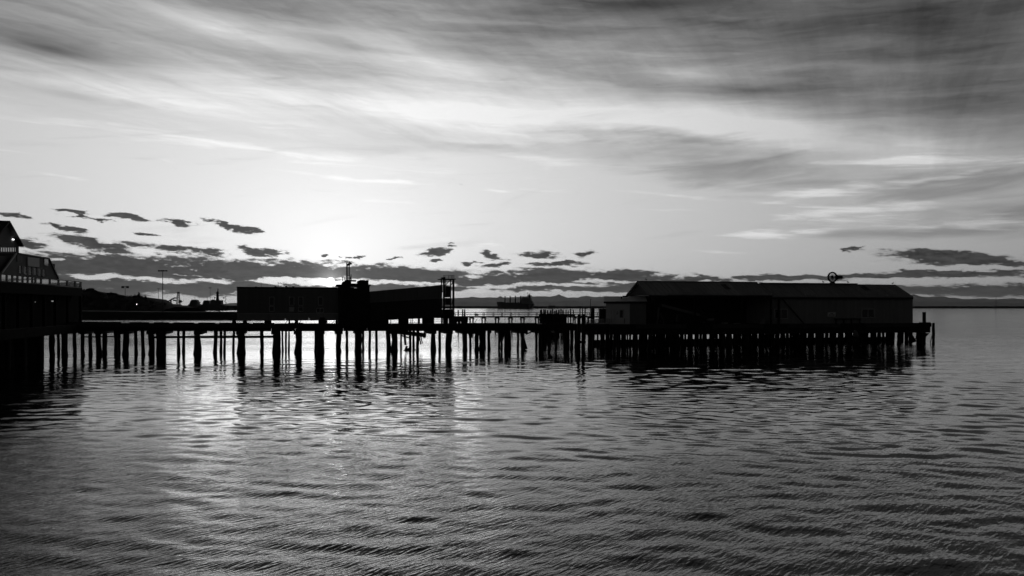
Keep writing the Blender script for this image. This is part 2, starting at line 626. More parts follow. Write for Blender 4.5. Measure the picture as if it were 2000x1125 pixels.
# ------------------------------------------------------------------ water
def build_water():
    # rows: fine near the camera, coarser with distance; columns fan out with distance
    ys = [-60.0, -30.0, 0.0, 8.0]
    y = 13.0
    while y < 160.0:
        ys.append(y)
        y += min(0.11 + (y - 13.0) * 0.0023, 0.42)
    st = 0.45
    while y < 90000.0:
        ys.append(y)
        st *= 1.06
        y += st
    ys = np.array(ys)
    nc = 560
    u = np.linspace(-1, 1, nc)
    half = 22.0 + np.maximum(ys, 0) * 0.80
    Y = np.repeat(ys[:, None], nc, 1)
    X = half[:, None] * u[None, :]
    Z = np.zeros_like(X)
    r = np.random.default_rng(21)
    dist = np.hypot(X, Y)
    for lam_lo, lam_hi, n, slope, spread in ((0.75, 1.3, 64, 0.044, 62), (1.3, 2.3, 54, 0.050, 54), (2.3, 6.0, 24, 0.018, 34)):
        for i in range(n):
            lam = math.exp(r.uniform(math.log(lam_lo), math.log(lam_hi)))
            k = 2 * math.pi / lam
            # waves run towards the camera and a little to the left: crests dip to the right
            th = math.radians(-90 - 9 + r.normal(0, spread * 0.55))
            ph = r.uniform(0, 2 * math.pi)
            amp = slope * math.sqrt(2.0 / n) / k
            fade = np.clip(1.30 - dist / (lam * 115.0), 0, 1)
            if lam > 1.3:
                fade = fade * (0.8 + 0.20 * np.clip((dist - 30.0) / 30.0, 0, 1)) * (1.0 - 0.40 * np.clip((dist - 78.0) / 25.0, 0, 1))
            Z += amp * fade * np.sin(k * (math.cos(th) * X + math.sin(th) * Y) + ph)
    nr = len(ys)
    co = np.stack([X, Y, Z], -1).reshape(-1, 3)
    idx = np.arange(nr * nc).reshape(nr, nc)
    q = np.stack([idx[:-1, :-1], idx[:-1, 1:], idx[1:, 1:], idx[1:, :-1]], -1).reshape(-1, 4)
    me = bpy.data.meshes.new('water')
    me.vertices.add(len(co))
    me.vertices.foreach_set('co', co.astype(np.float32).ravel())
    me.loops.add(q.size)
    me.loops.foreach_set('vertex_index', q.astype(np.int32).ravel())
    me.polygons.add(len(q))
    me.polygons.foreach_set('loop_start', np.arange(0, q.size, 4, dtype=np.int32))
    me.update(calc_edges=True)
    me.polygons.foreach_set('use_smooth', np.ones(len(q), dtype=bool))
    o = bpy.data.objects.new('water', me)
    COL.objects.link(o)
    o['kind'] = 'structure'
    o['label'] = 'rippled grey harbour water reflecting the evening sky'

    m = bpy.data.materials.new('harbour water')
    m.use_nodes = True
    t = m.node_tree
    S.tree = t
    p = t.nodes['Principled BSDF']
    p.inputs['Base Color'].default_value = (0.006, 0.006, 0.006, 1)
    p.inputs['Roughness'].default_value = 0.05
    p.inputs['IOR'].default_value = 1.32
    geo = t.nodes.new('ShaderNodeNewGeometry')
    P = S(geo.outputs['Position'])
    # fine wind ripples: short-crested ridges running up to the right
    rip = noise(rs(P, -50, (1.9, 7.4, 1)), 1.0, 3, 0.5, 0.3)
    rip2 = noise(rs(P, 12, (0.9, 2.2, 1), (5, 3, 0)), 1.0, 2, 0.5, 0.2)
    gust = smooth(noise(mapping(P, (2, 9, 0), math.radians(8), (0.03, 0.07, 1), 'POINT'), 1.0, 3, 0.5, 0.3), 0.36, 0.62, 0.55, 1.15)
    b = t.nodes.new('ShaderNodeBump')
    b.inputs['Strength'].default_value = 1.0
    b.inputs['Distance'].default_value = 1.0
    sp = t.nodes.new('ShaderNodeSeparateXYZ')
    t.links.new(P.s, sp.inputs[0])
    lee = smooth(S(sp.outputs[1]), 15.0, 46.0, 1.0, 0.11) + smooth(S(sp.outputs[1]), 100.0, 136.0, 0.0, 0.75)     # the water lies calmer in the shelter of the pier
    h = (rip * 0.060 + rip2 * 0.024) * gust * lee
    t.links.new(h.s, b.inputs['Height'])
    t.links.new(b.outputs[0], p.inputs['Normal'])
    me.materials.append(m)


build_water()


# ------------------------------------------------------------------ far shore
def ridge(name, label, Y, pts, depth, jitter, seed):
    """a range of hills: a lofted strip with a crest line and slopes on both sides"""
    r = np.random.default_rng(seed)
    xs = np.arange(pts[0][0], pts[-1][0] + 1, 3.0)
    ys = np.interp(xs, [p[0] for p in pts], [p[1] for p in pts])
    n = len(xs)
    amp = np.zeros(n)
    for lam, a in ((60, 1.0), (22, 0.6), (9, 0.35), (5, 0.2)):
        amp += a * np.interp(np.arange(n) * 3.0 / lam, np.arange(int(n * 3 / lam) + 3), r.normal(0, 1, int(n * 3 / lam) + 3))
    prof = [(-1.0, 0.0), (-0.72, 0.22), (-0.45, 0.48), (-0.2, 0.78), (0.0, 1.0), (0.35, 0.6), (1.0, 0.0)]
    mb = MB()
    for i in range(n):
        X = (xs[i] - CXP) / F * Y
        zc = (H - (ys[i] + amp[i] * jitter - HYP) / F * Y)
        edge = min(1.0, i / 8.0, (n - 1 - i) / 8.0)
        for j, (f, hh) in enumerate(prof):
            wob = 1.0 + 0.25 * math.sin(i * 0.7 + j * 2.1) + 0.2 * math.sin(i * 0.31 + j)
            mb.v.append((X, Y + f * depth, max(-2.0, zc * (hh if hh in (0.0, 1.0) else hh * wob) * edge) if hh else -2.0))
    m = len(prof)
    for i in range(n - 1):
        for j in range(m - 1):
            mb.f.append((i * m + j, i * m + j + 1, (i + 1) * m + j + 1, (i + 1) * m + j))
    fr = Frame(0, 0, 0)
    return Thing(name, label, None, fr, (0, 0, 0), kind='structure', mb=mb, m=M_MOUNT, smooth_=False)


ridge('mountains', 'hazy mountain range beyond the strait', 50000.0,
      [(380, 597), (520, 590), (700, 584), (800, 583), (885, 581), (930, 579.5), (990, 581), (1040, 579), (1075, 580), (1095, 577.5), (1108, 582), (1130, 580),
       (1145, 577), (1165, 579), (1185, 578), (1230, 582), (1400, 580), (1600, 577), (1720, 578), (1785, 579), (1830, 580), (1870, 583), (1905, 585),
       (1925, 584), (1950, 586.5), (1975, 587), (1992, 584), (2040, 586), (2200, 580), (2500, 584)], 8000.0, 0.8, 5)
ridge('foothills', 'low forested foothills in the haze along the far shore', 37000.0,
      [(600, 597), (760, 592), (900, 590), (1000, 591), (1100, 588.5), (1220, 589), (1400, 590), (1700, 588), (1850, 589), (1960, 591), (2080, 590), (2300, 592), (2500, 594)], 3600.0, 0.5, 9)

WF = Frame(0, 0, 0)


def wpt(px, py, Y):
    return ((px - CXP) / F * Y, Y, H - (py - HYP) / F * Y)


# the long low spit that closes the harbour
mb = MB()
YS = 2420.0
rr = random.Random(3)
xs = [i * 12.0 for i in range(-36, 190)]
for i, X in enumerate(xs):
    t1 = wpt(0, 598.1 + rr.uniform(-0.25, 0.2), YS)[2]
    e = min(1.0, i / 6.0)
    for dy, zz in ((-9, -1.0), (-3, 4.6 * e), (0, t1 * e), (30, t1 * e), (40, -1.0)):
        mb.v.append((X, YS + dy, zz if zz < 0 else zz + rr.uniform(-0.3, 0.3)))
for i in range(len(xs) - 1):
    for j in range(4):
        mb.f.append((i * 5 + j, i * 5 + j + 1, (i + 1) * 5 + j + 1, (i + 1) * 5 + j))
Thing('spit', 'long low dark spit of land closing the harbour', None, WF, (0, 0, 0), kind='structure', mb=mb, m=M_ROCK)
SPITL = ['thin distant lamp post on the spit nearest the steel tower', 'thin distant lamp post on the spit, second from the steel tower', 'thin distant lamp post on the spit left of the freighter', 'thin distant lamp post on the spit behind the freighter funnel',
         'thin distant lamp post on the spit just right of the freighter', 'thin distant lamp post on the spit behind the barge', 'thin distant lamp post on the spit right of the barge', 'thin distant lamp post on the spit above three slender piles',
         'thin distant lamp post on the spit beside the walkway lamp standard', 'thin distant lamp post on the spit above the mooring post', 'thin distant lamp post on the spit right of the shed, middle one', 'thin distant lamp post on the spit right of the masted vessel']
for k, px in enumerate((903, 908, 948, 1036, 1050, 1075, 1106, 1138, 1162, 1822, 1853, 1976)):
    b = wpt(px, 598, YS + 10)
    th = Thing('spit_lamp', SPITL[k], 'lamp post', WF, (b[0], b[1], 6.0), group='lamp posts along the far spit')
    th.part('pole', MB().tube((b[0], b[1], 5.5), (b[0], b[1], 15.0), 0.22, 0.14, 6), M_STEEL)
    th.part('arm', MB().tube((b[0], b[1], 14.8), (b[0] - 1.8, b[1], 15.2), 0.12, 0.12, 6), M_STEEL)

# freighter at anchor: bow to the left, turned a little towards the viewer
def freighter():
    fr = Frame((1005 - CXP) / F * 2150, 2150, -14)
    z = lambda py: fr.z(1005, py)
    s = lambda px: fr.s(px)
    th = Thing('freighter', 'dark bulk freighter with four deck cranes anchored off the spit', 'ship', fr, (0, 0, 0))
    # hull: stations along the length, half breadths at keel, knuckle, deck
    st = [(970.0, 0.15, 0.1, 589.9), (973.2, 2.5, 0.6, 590.3), (976, 6.0, 2.5, 590.6), (980, 9.0, 6.5, 590.9), (984.5, 10.6, 10.0, 591.2), (985, 10.6, 10.1, 592.0),
          (1000, 10.8, 10.6, 592.2), (1020, 10.8, 10.6, 592.6), (1033, 10.6, 9.4, 593.2), (1039, 10.0, 6.0, 593.6), (1043, 8.8, 1.5, 594.2)]
    low = [973.0, 973.3, 975.8, 979.8, 984.3, 984.9, 1000, 1020, 1032, 1035.5, 1037.5]
    mb = MB()
    for (px, bd, bw, py), pl in zip(st, low):
        zt = z(py)
        for side in (-1, 1):
            mb.v += [(s(px), side * bd, zt), (s(px * 0.55 + pl * 0.45), side * (bd * 0.75 + bw * 0.25), zt * 0.5), (s(pl), side * bw, -0.5)]
    for i in range(len(st) - 1):
        a, b = i * 6, i * 6 + 6
        for o in (0, 3):
            mb.f += [(a + o, b + o, b + o + 1, a + o + 1), (a + o + 1, b + o + 1, b + o + 2, a + o + 2)]
        mb.f.append((a, a + 3, b + 3, b))
    e = (len(st) - 1) * 6
    mb.f += [(e, e + 3, e + 4, e + 1), (e + 1, e + 4, e + 5, e + 2), (0, 1, 4, 3), (1, 2, 5, 4)]
    hull = th.part('hull', mb, M_HULL)
    hz = z(592.2)
    # bulwark on the forecastle and the foremast
    th.part('forecastle', MB().prism([(s(972), z(590.2)), (s(984), z(591.2)), (s(984), z(589.8)), (s(978), z(589.3)), (s(970.5), z(589.6))], -4, 4), M_HULL)
    m0 = th.part('foremast', MB().tube((s(978.5), 0, z(590)), (s(978.5), 0, z(581.5)), 0.35, 0.2, 6), M_STEEL)
    th.part('light', MB().box(s(978), s(979), -0.6, 0.6, z(582.8), z(581.9)), M_STEEL, m0)
    # hatches, cranes
    for px in (990, 1001, 1011.5):
        th.part('hatch_cover', MB().box(s(px - 3.6), s(px + 3.6), -7, 7, hz - 0.2, hz + 1.7), M_STEEL)
    for px in (986.3, 996.4, 1006.6, 1017.0):
        tow = th.part('crane', MB().prism([(s(px - 1.15), hz - 0.3), (s(px + 1.15), hz - 0.3), (s(px + 0.95), z(585.5)), (s(px + 0.75), z(578.6)), (s(px + 0.2), z(577.8)), (s(px - 0.5), z(578.3)), (s(px - 0.8), z(585.5))], -1.7, 1.7), M_IRON)
        if px < 1015:
            th.part('jib', MB().bar((s(px + 0.5), 1.9, z(585.6)), (s(px + 9.4), 1.9, z(585.9)), 0.8, 0.9), M_IRON, tow)
            th.part('hoist_cable', MB().tube((s(px + 0.4), 1.9, z(578.4)), (s(px + 8.8), 1.9, z(585.7)), 0.10, 0.10, 5), M_IRON, tow)
            mbg = MB()
            c = (s(px + 5.6), z(589.9))
            for i in range(12):
                a0, a1 = math.pi * i / 12, math.pi * (i + 1) / 12
                mbg.bar((c[0] + 4.2 * math.cos(a0), 3.0, c[1] - 1.5 + 4.2 * math.sin(a0)), (c[0] + 4.2 * math.cos(a1), 3.0, c[1] - 1.5 + 4.2 * math.sin(a1)), 0.5)
            mbg.box(c[0] - 1.6, c[0] + 1.6, 2.4, 3.6, hz, hz + 3.0)
            th.part('grab_bucket', mbg, M_STEEL, tow)
    # accommodation block stepped back to the stern
    blk = th.part('accommodation_block', MB().prism([(s(1019.5), hz - 0.6), (s(1042), z(593.8)), (s(1041.6), z(592.5)), (s(1041), z(590.2)), (s(1039.8), z(590.0)), (s(1039.5), z(587.5)), (s(1037.6), z(587.2)),
                                                     (s(1037.2), z(582.8)), (s(1034), z(582.4)), (s(1034), z(580.6)), (s(1022.5), z(580.2)), (s(1022.5), z(582.2)), (s(1019.8), z(582.4))], -8, 8), M_SUPER)
    for k, py in enumerate((583.2, 585.4, 587.6, 589.8)):
        for q in range(5):
            px = 1022 + q * 3.0
            th.part('window', MB().box(s(px), s(px + 1.3), -8.25, -8.02, z(py + 0.7), z(py)), M_GLASS, blk)
    th.part('bridge_wing', MB().box(s(1021.5), s(1026), -11, 11, z(582.0), z(580.6)), M_SUPER, blk)
    th.part('funnel', MB().prism([(s(1031.5), z(587)), (s(1036.5), z(587)), (s(1036.0), z(579.5)), (s(1035.2), z(576.6)), (s(1034.0), z(575.0)), (s(1033.4), z(573.0)), (s(1033.0), z(575.0)), (s(1032.4), z(577.5))], -2.6, 2.6), M_IRON)
    mast = th.part('radar_mast', MB().tube((s(1030.5), 0, z(580.8)), (s(1030.5), 0, z(571.2)), 0.45, 0.25, 6), M_IRON)
    th.part('radar_scanner', MB().bar((s(1028.8), 0, z(572.2)), (s(1031.8), 0, z(572.0)), 0.6, 0.7), M_IRON, mast)
    th.part('lifeboat', MB().loft([((s(1037.4), -9, z(589)), 0.2, 0.2, (1, 0, 0)), ((s(1038.3), -9, z(589)), 1.3, 1.2, (1, 0, 0)), ((s(1040.4), -9, z(589.3)), 1.3, 1.2, (1, 0, 0)), ((s(1041.4), -9, z(589.4)), 0.2, 0.2, (1, 0, 0))], 8), M_SUPER)


freighter()

# flat barge beyond the freighter, under way along the spit
b = wpt(1077, 600, 2330)
th = Thing('barge', 'low flat barge lying in front of the far spit', 'barge', WF, (b[0], b[1], 0))
th.part('hull', MB().prism([(b[0] - 11.5, 2.5), (b[0] - 9.5, -0.4), (b[0] + 9.5, -0.4), (b[0] + 11, 2.5), (b[0] + 11, 6.6), (b[0] - 10.5, 6.4)], b[1] - 5, b[1] + 5), M_HULL)
th.part('deckhouse', MB().box(b[0] - 8.0, b[0] + 10.8, b[1] - 4, b[1] + 4, 6.6, 8.2), M_STEEL)
th.part('mast', MB().tube((b[0] - 5.5, b[1], 8.1), (b[0] - 5.5, b[1], 13.2), 0.2, 0.12, 6), M_STEEL)

# workboat with a tall derrick mast off the right-hand end of the spit
b = wpt(1945, 600, 2300)
th = Thing('crane_vessel', 'distant vessel with a tall lattice mast near the right edge', 'ship', WF, (b[0], b[1], 0))
th.part('hull', MB().prism([(b[0] - 9, 4.2), (b[0] - 7.5, -0.4), (b[0] + 6.5, -0.4), (b[0] + 8, 5.2), (b[0] + 3, 5.0)], b[1] - 3, b[1] + 3), M_HULL)
th.part('wheelhouse', MB().prism([(b[0] - 6.5, 4.2), (b[0] - 1.5, 4.4), (b[0] - 1.8, 8.2), (b[0] - 5.5, 8.4)], b[1] - 2, b[1] + 2), M_SUPER)
mbx = MB()
for sx in (-1, 1):
    mbx.tube((b[0] + 0.5 + sx * 1.3, b[1], 4.6), (b[0] + 0.5 + sx * 0.2, b[1], 34), 0.28, 0.16, 6)
for i in range(9):
    z0, z1 = 5 + i * 3.2, 5 + (i + 1) * 3.2
    w0, w1 = 1.3 - 1.1 * (z0 - 4.6) / 29.4, 1.3 - 1.1 * (z1 - 4.6) / 29.4
    mbx.tube((b[0] + 0.5 - w0, b[1], z0), (b[0] + 0.5 + w1, b[1], z1), 0.12, 0.12, 5)
th.part('lattice_mast', mbx, M_STEEL)
th.part('stay', MB().tube((b[0] + 0.5, b[1], 27), (b[0] + 8.5, b[1], 9), 0.08, 0.08, 5), M_STEEL)
th.part('boom', MB().tube((b[0] + 0.8, b[1], 7), (b[0] + 8.6, b[1], 9.2), 0.2, 0.14, 6), M_STEEL)


# ------------------------------------------------------------------ left background: harbour quays, wooded hill, lamps
def slab(name, label, pts, Y, depth, m, zb=-1.5, seed=1, rough=0.3):
    """embankment: top edge given by picture points, sloping face to the water"""
    r = random.Random(seed)
    mb = MB()
    n = 60
    x0, x1 = pts[0][0], pts[-1][0]
    for i in range(n + 1):
        px = x0 + (x1 - x0) * i / n
        py = np.interp(px, [p[0] for p in pts], [p[1] for p in pts])
        X, _, z = wpt(px, py, Y)
        for dy, hh in ((-4.0, 0.0), (-1.6, 0.55), (0.0, 1.0), (depth * 0.5, 1.0), (depth, 1.0), (depth + 3, 0.0)):
            zz = zb if hh == 0 else z * hh + r.uniform(-rough, rough) * (0.3 if hh == 1 else 1)
            mb.v.append((X, Y + dy, zz))
    for i in range(n):
        for j in range(5):
            mb.f.append((i * 6 + j, i * 6 + j + 1, (i + 1) * 6 + j + 1, (i + 1) * 6 + j))
    mb.f += [tuple(range(5, -1, -1)), tuple(range(n * 6, n * 6 + 6))]
    return Thing(name, label, None, WF, (0, 0, 0), kind='structure', mb=mb, m=m)


slab('far_quay', 'dark low quay across the inner harbour', [(-80, 597), (250, 597.0), (340, 597.0), (400, 596.0), (470, 597.3), (560, 598.5)], 1290.0, 60.0, M_ROCK, seed=2, rough=0.5)
slab('near_quay', 'dark stone quay wall across the inner basin', [(-60, 606), (60, 606.5), (180, 608), (280, 609.2), (465, 609.6), (476, 610)], 385.0, 30.0, M_ROCK, seed=3, rough=0.12)

# hill
HILLP = [(-80, 556), (40, 560), (120, 566), (150, 568), (165, 567), (180, 567), (200, 574), (206, 579), (213, 575), (225, 575), (240, 580), (255, 580), (272, 578), (285, 583), (295, 590), (312, 592), (325, 594), (345, 597)]
mb = MB()
YH = 460.0
rr = random.Random(8)
xs = list(range(-80, 346, 5))
for px in xs:
    py = float(np.interp(px, [p[0] for p in HILLP], [p[1] for p in HILLP]))
    X, _, zt = wpt(px, py + 1.5, YH)
    for f, hh in ((-36, 0.0), (-25, 0.4), (-14, 0.75), (0, 1.0), (30, 0.9), (75, 0.0)):
        mb.v.append((X, YH + f, -1.5 if hh == 0 else zt * hh + rr.uniform(-0.6, 0.6)))
for i in range(len(xs) - 1):
    for j in range(5):
        mb.f.append((i * 6 + j, i * 6 + j + 1, (i + 1) * 6 + j + 1, (i + 1) * 6 + j))
Thing('hillside', 'dark wooded bluff behind the harbour', None, WF, (0, 0, 0), kind='structure', mb=mb, m=M_HILL, smooth_=True)


def leaf_cloud(mb, c, rx, ry, rz, n, size, r):
    for _ in range(n):
        while True:
            p = Vector((r.uniform(-1, 1), r.uniform(-1, 1), r.uniform(-1, 1)))
            if 0.25 < p.length < 1.0:
                break
        p = Vector((c[0] + p.x * rx, c[1] + p.y * ry, c[2] + p.z * rz))
        a = Vector((r.gauss(0, 1), r.gauss(0, 1), r.gauss(0, 1))).normalized()
        b = a.orthogonal().normalized()
        cc = a.cross(b)
        sz = size * r.uniform(0.6, 1.4)
        mb.add([p + b * sz, p + cc * sz * 0.7, p - b * sz, p - cc * sz * 0.7], [(0, 1, 2, 3)])


# single trees that stand out along the crest of the bluff
TREES = [(163, 567, 7, 3), (176, 562.5, 9, 4), (186, 566, 7, 3), (213, 571, 8, 5), (224, 572, 7, 4), (262, 577.5, 4, 3), (271, 571.5, 5, 5), (284, 578, 5, 5), (236, 577.5, 6, 3), (198, 573, 6, 3)]
TNAMES = ['leftmost round tree on the bluff beside the lodge deck rail', 'tallest domed tree on the bluff next to the lodge', 'second domed tree right of the lodge on the bluff', 'broad dark tree right of the notch in the bluff',
          'dark tree beside the shorter double lamp on the bluff', 'small low tree just right of the shorter double lamp', 'pointed conifer near the right end of the bluff', 'ragged last tree where the bluff drops to the quay',
          'low tree left of the shorter double lamp', 'small tree on the left brink of the notch in the bluff']
for (px, py, wpx, hpx), lab in zip(TREES, TNAMES):
    r = random.Random(int(px))
    Y = YH - 5 + r.uniform(-8, 8)
    k = Y / F
    g = float(np.interp(px, [p[0] for p in HILLP], [p[1] for p in HILLP]))
    X, _, zt = wpt(px, py, Y)
    zb = wpt(px, g + 3, Y)[2]
    th = Thing('hillside_tree', lab, 'tree', WF, (X, Y, zb), group='trees along the bluff')
    tk = MB().tube((X, Y, zb - 1), (X + r.uniform(-.4, .4), Y, zb + (zt - zb) * 0.55), 0.35, 0.15, 6)
    for i in range(5):
        a = r.uniform(0, 6.28)
        h0 = zb + (zt - zb) * r.uniform(0.25, 0.5)
        tk.tube((X, Y, h0), (X + math.cos(a) * wpx * k * 0.5, Y + math.sin(a) * wpx * k * 0.5, h0 + (zt - zb) * 0.3), 0.12, 0.05, 5)
    th.part('trunk', tk, M_BARK)
    cr = MB()
    hh = zt - zb
    if px in (271, 284):
        for i in range(7):
            f = i / 6
            leaf_cloud(cr, (X + r.uniform(-.3, .3), Y, zb + hh * (0.2 + 0.78 * f)), wpx * k * 0.62 * (1.05 - f), wpx * k * 0.6 * (1.05 - f), hh * 0.10, 70, 0.26, r)
    else:
        for i in range(9):
            a = r.uniform(0, 6.28)
            q = r.uniform(0.1, 0.55) * wpx * k
            leaf_cloud(cr, (X + math.cos(a) * q, Y + math.sin(a) * q, zb + hh * r.uniform(0.35, 0.78)), wpx * k * 0.36, wpx * k * 0.36, hh * 0.24, 80, 0.30, r)
    th.part('crown', cr, M_LEAF)

# undergrowth that reads as one mass
mb = MB()
r = random.Random(77)
for px in range(-70, 325, 3):
    py = float(np.interp(px, [p[0] for p in HILLP], [p[1] for p in HILLP]))
    for q in range(3):
        Y = YH + (-1, -11, -20)[q] + r.uniform(-3, 3)
        X, _, z = wpt(px + r.uniform(-2, 2), py, YH)
        zt = z * (1.0, 0.8, 0.5)[q]
        leaf_cloud(mb, (X, Y, zt - 0.2), 1.1, 1.1, 0.8 + r.uniform(0, .7), 40, 0.26, r)
Thing('wood', 'mass of dark bushes and trees covering the bluff', None, WF, (0, 0, 0), kind='stuff', mb=mb, m=M_LEAF)

# high mast lights
def mast_light(px, top, Y, zb, heads, label, rad=0.22):
    X, _, zt = wpt(px, top, Y)
    th = Thing('mast_light', label, 'street lamp', WF, (X, Y, zb), group='harbour lamp posts')
    th.part('pole', MB().tube((X, Y, zb), (X, Y, zt), rad, rad * 0.55, 8), M_STEEL)
    k = Y / F
    w = heads[0] * k
    th.part('crossarm', MB().bar((X - w, Y, zt - 0.15), (X + w, Y, zt - 0.15), 0.18), M_STEEL)
    for i in range(heads[1]):
        f = -1 + 2 * i / (heads[1] - 1)
        hx = X + f * w
        th.part('lamp_head', MB().prism([(hx - 0.42 * heads[2], zt - 0.75 * heads[2]), (hx + 0.42 * heads[2], zt - 0.75 * heads[2]), (hx + 0.34 * heads[2], zt - 0.05), (hx - 0.34 * heads[2], zt - 0.05)], Y - 0.4, Y + 0.4), M_IRON)


mast_light(317.8, 527.5, 392, 3.6, (7.2, 4, 0.9), 'tall mast light with four lamp heads standing on the near quay', 0.24)
mast_light(244.5, 558.5, 410, 3.0, (4.6, 2, 1.5), 'shorter lamp post with two heads in front of the bluff', 0.2)
mast_light(309.5, 563.2, 1300, 5.5, (1.4, 2, 1.2), 'thin distant lamp post just left of the tall mast light', 0.45)
mast_light(410.5, 561.7, 1300, 5.5, (1.9, 3, 1.4), 'thin distant lamp post between the two domed boats', 0.32)
# small working lamps that are lit
for px, py, Y, rpx, lab, sup in ((372.0, 597.8, 1284, 1.0, 'bright lit lamp on the far quay below the domed boat', 6.0), (267, 594.2, 415, 0.6, 'small lit lamp low on the dark bluff', 3.0)):
    X, _, z = wpt(px, py, Y)
    th = Thing('quay_lamp', lab, 'lamp', WF, (X, Y, z - sup))
    th.part('pole', MB().tube((X, Y, z - sup), (X, Y, z - 0.3), 0.15, 0.1, 6), M_STEEL)
    rad = rpx * Y / F
    th.part('lamp', MB().loft([((X, Y, z - rad), 0.1, 0.1, (0, 0, 1)), ((X, Y, z - rad * .6), rad * .8, rad * .8, (0, 0, 1)), ((X, Y, z), rad, rad, (0, 0, 1)), ((X, Y, z + rad * .6), rad * .8, rad * .8, (0, 0, 1)), ((X, Y, z + rad), 0.1, 0.1, (0, 0, 1))], 8), M_LAMP)

# loading conveyor, lattice tower, moored boats on the far quay
QF = Frame(0, 1300, 0)
QS, QZ = lambda px: QF.s(px), lambda py: QF.z(0, py)
th = Thing('loading_conveyor', 'sloping loading conveyor rising to the right on far quay', 'conveyor', QF, (QS(333), 0, QZ(597)))
th.part('gallery', MB().bar((QS(320), 0, QZ(593)), (QS(341.5), 0, QZ(581.6)), 2.2, 1.7), M_STEEL)
th.part('head_house', MB().prism([(QS(339.8), QZ(583.4)), (QS(344.2), QZ(583.0)), (QS(344.0), QZ(580.8)), (QS(340.4), QZ(581.2))], -1.6, 1.6), M_STEEL)
th.part('support', MB().prism([(QS(332.6), QZ(597)), (QS(335), QZ(597)), (QS(334.8), QZ(586)), (QS(332.9), QZ(587))], -1.2, 1.2), M_STEEL)
th = Thing('lattice_tower', 'tapering lattice crane tower beside the loading conveyor', 'crane', QF, (QS(348), 0, QZ(597)))
for sx in (-1, 1):
    for dy in (-2, 2):
        th.part('leg', MB().tube((QS(348.3 + sx * 3.6), dy, QZ(598)), (QS(348.3 + sx * 1.4), dy * .4, QZ(571)), 0.45, 0.35, 6), M_STEEL)
for i in range(6):
    f0, f1 = i / 6, (i + 1) / 6
    w0, w1 = 3.6 - 2.2 * f0, 3.6 - 2.2 * f1
    z0, z1 = QZ(597 - 26 * f0), QZ(597 - 26 * f1)
    th.part('brace', MB().tube((QS(348.3 - w0), 0, z0), (QS(348.3 + w1), 0, z1), 0.3, 0.3, 5).tube((QS(348.3 + w0), 0, z0), (QS(348.3 - w1), 0, z1), 0.3, 0.3, 5).tube((QS(348.3 - w1), 0, z1), (QS(348.3 + w1), 0, z1), 0.3, 0.3, 5), M_STEEL)
th.part('crown_block', MB().box(QS(346.6), QS(350.2), -1.5, 1.5, QZ(572), QZ(570.2)), M_IRON)
th.part('operator_cabin', MB().prism([(QS(349.5), QZ(592)), (QS(354.5), QZ(591)), (QS(354.2), QZ(586.5)), (QS(350), QZ(586))], -2, 2), M_IRON)
th.part('jib', MB().tube((QS(354), 0, QZ(590)), (QS(359.5), 0, QZ(586.6)), 0.35, 0.2, 6), M_STEEL)
th.part('counterweight', MB().prism([(QS(338.5), QZ(587.5)), (QS(343.5), QZ(588.2)), (QS(343), QZ(585.5)), (QS(339), QZ(585.2))], -2, 2), M_IRON)


def domed_boat(px, w, top, label, seed):
    r = random.Random(seed)
    fr = Frame(0, 1274, 0)
    s, z = (lambda p: fr.s(p)), (lambda p: fr.z(0, p))
    th = Thing('moored_boat', label, 'boat', fr, (s(px), 0, 0), group='boats moored end-on at the far quay')
    h = w / 2
    th.part('hull', MB().prism([(s(px - h * 1.1), z(596)), (s(px - h * .8), -0.5), (s(px + h * .8), -0.5), (s(px + h * 1.15), z(595.5)), (s(px + h), z(594)), (s(px - h), z(594.4))], -9, 9), M_HULL)
    th.part('deckhouse', MB().prism([(s(px - h), z(594.6)), (s(px + h), z(594.2)), (s(px + h * .95), z(590)), (s(px + h * .7), z(587)), (s(px + h * .55), z(top + 1.2)), (s(px - h * .5), z(top + 1)), (s(px - h * .75), z(588)), (s(px - h * .98), z(592))], -5, 5), M_HULL)
    for i in range(6):
        a = px - h * .7 + w * .7 * i / 5
        b0 = top + 1.5 + r.uniform(-.6, .4) + 1.2 * abs(i - 2.5) / 2.5
        th.part('vent', MB().tube((s(a), r.uniform(-2, 2), z(b0 + 2.5)), (s(a + r.uniform(-.4, .4)), 0, z(b0 - 0.9)), 0.5, 0.4, 6), M_IRON)
    th.part('mast', MB().tube((s(px + .3), 0, z(top + 1.5)), (s(px + .3), 0, z(top - 8)), 0.25, 0.12, 6), M_STEEL)
    th.part('davit', MB().tube((s(px + h), 0, z(594)), (s(px + h * 1.5), 0, z(589)), 0.3, 0.3, 6), M_STEEL)


domed_boat(380.5, 16, 584.3, 'left domed boat of the two moored end-on at far quay', 4)
domed_boat(404.5, 13, 585.5, 'right domed boat of the two moored end-on at far quay', 5)
fr = Frame(0, 1268, 0)
s, z = (lambda p: fr.s(p)), (lambda p: fr.z(0, p))
th = Thing('moored_ship', 'moored ship with tall tapering mast left of the flat-roofed building', 'ship', fr, (s(422), 0, 0))
th.part('hull', MB().prism([(s(402), z(593.5)), (s(408), -0.5), (s(439), -0.5), (s(443), z(596.5)), (s(432), z(594.6)), (s(412), z(593.6))], -7, 7), M_HULL)
th.part('deckhouse', MB().prism([(s(413), z(594)), (s(434), z(594.5)), (s(433.8), z(586.3)), (s(418), z(586.2)), (s(416), z(585)), (s(414), z(586.8))], -5, 5), M_STEEL)
mm = th.part('mast', MB().prism([(s(422.6), z(586.6)), (s(427.4), z(586.6)), (s(426.6), z(573)), (s(426), z(568)), (s(425.6), z(563.2)), (s(425.3), z(568)), (s(423.2), z(573.5))], -1.5, 1.5), M_IRON)
th.part('crosstree', MB().box(s(422.6), s(426.8), -1.8, 1.8, z(574), z(570.8)), M_IRON, mm)
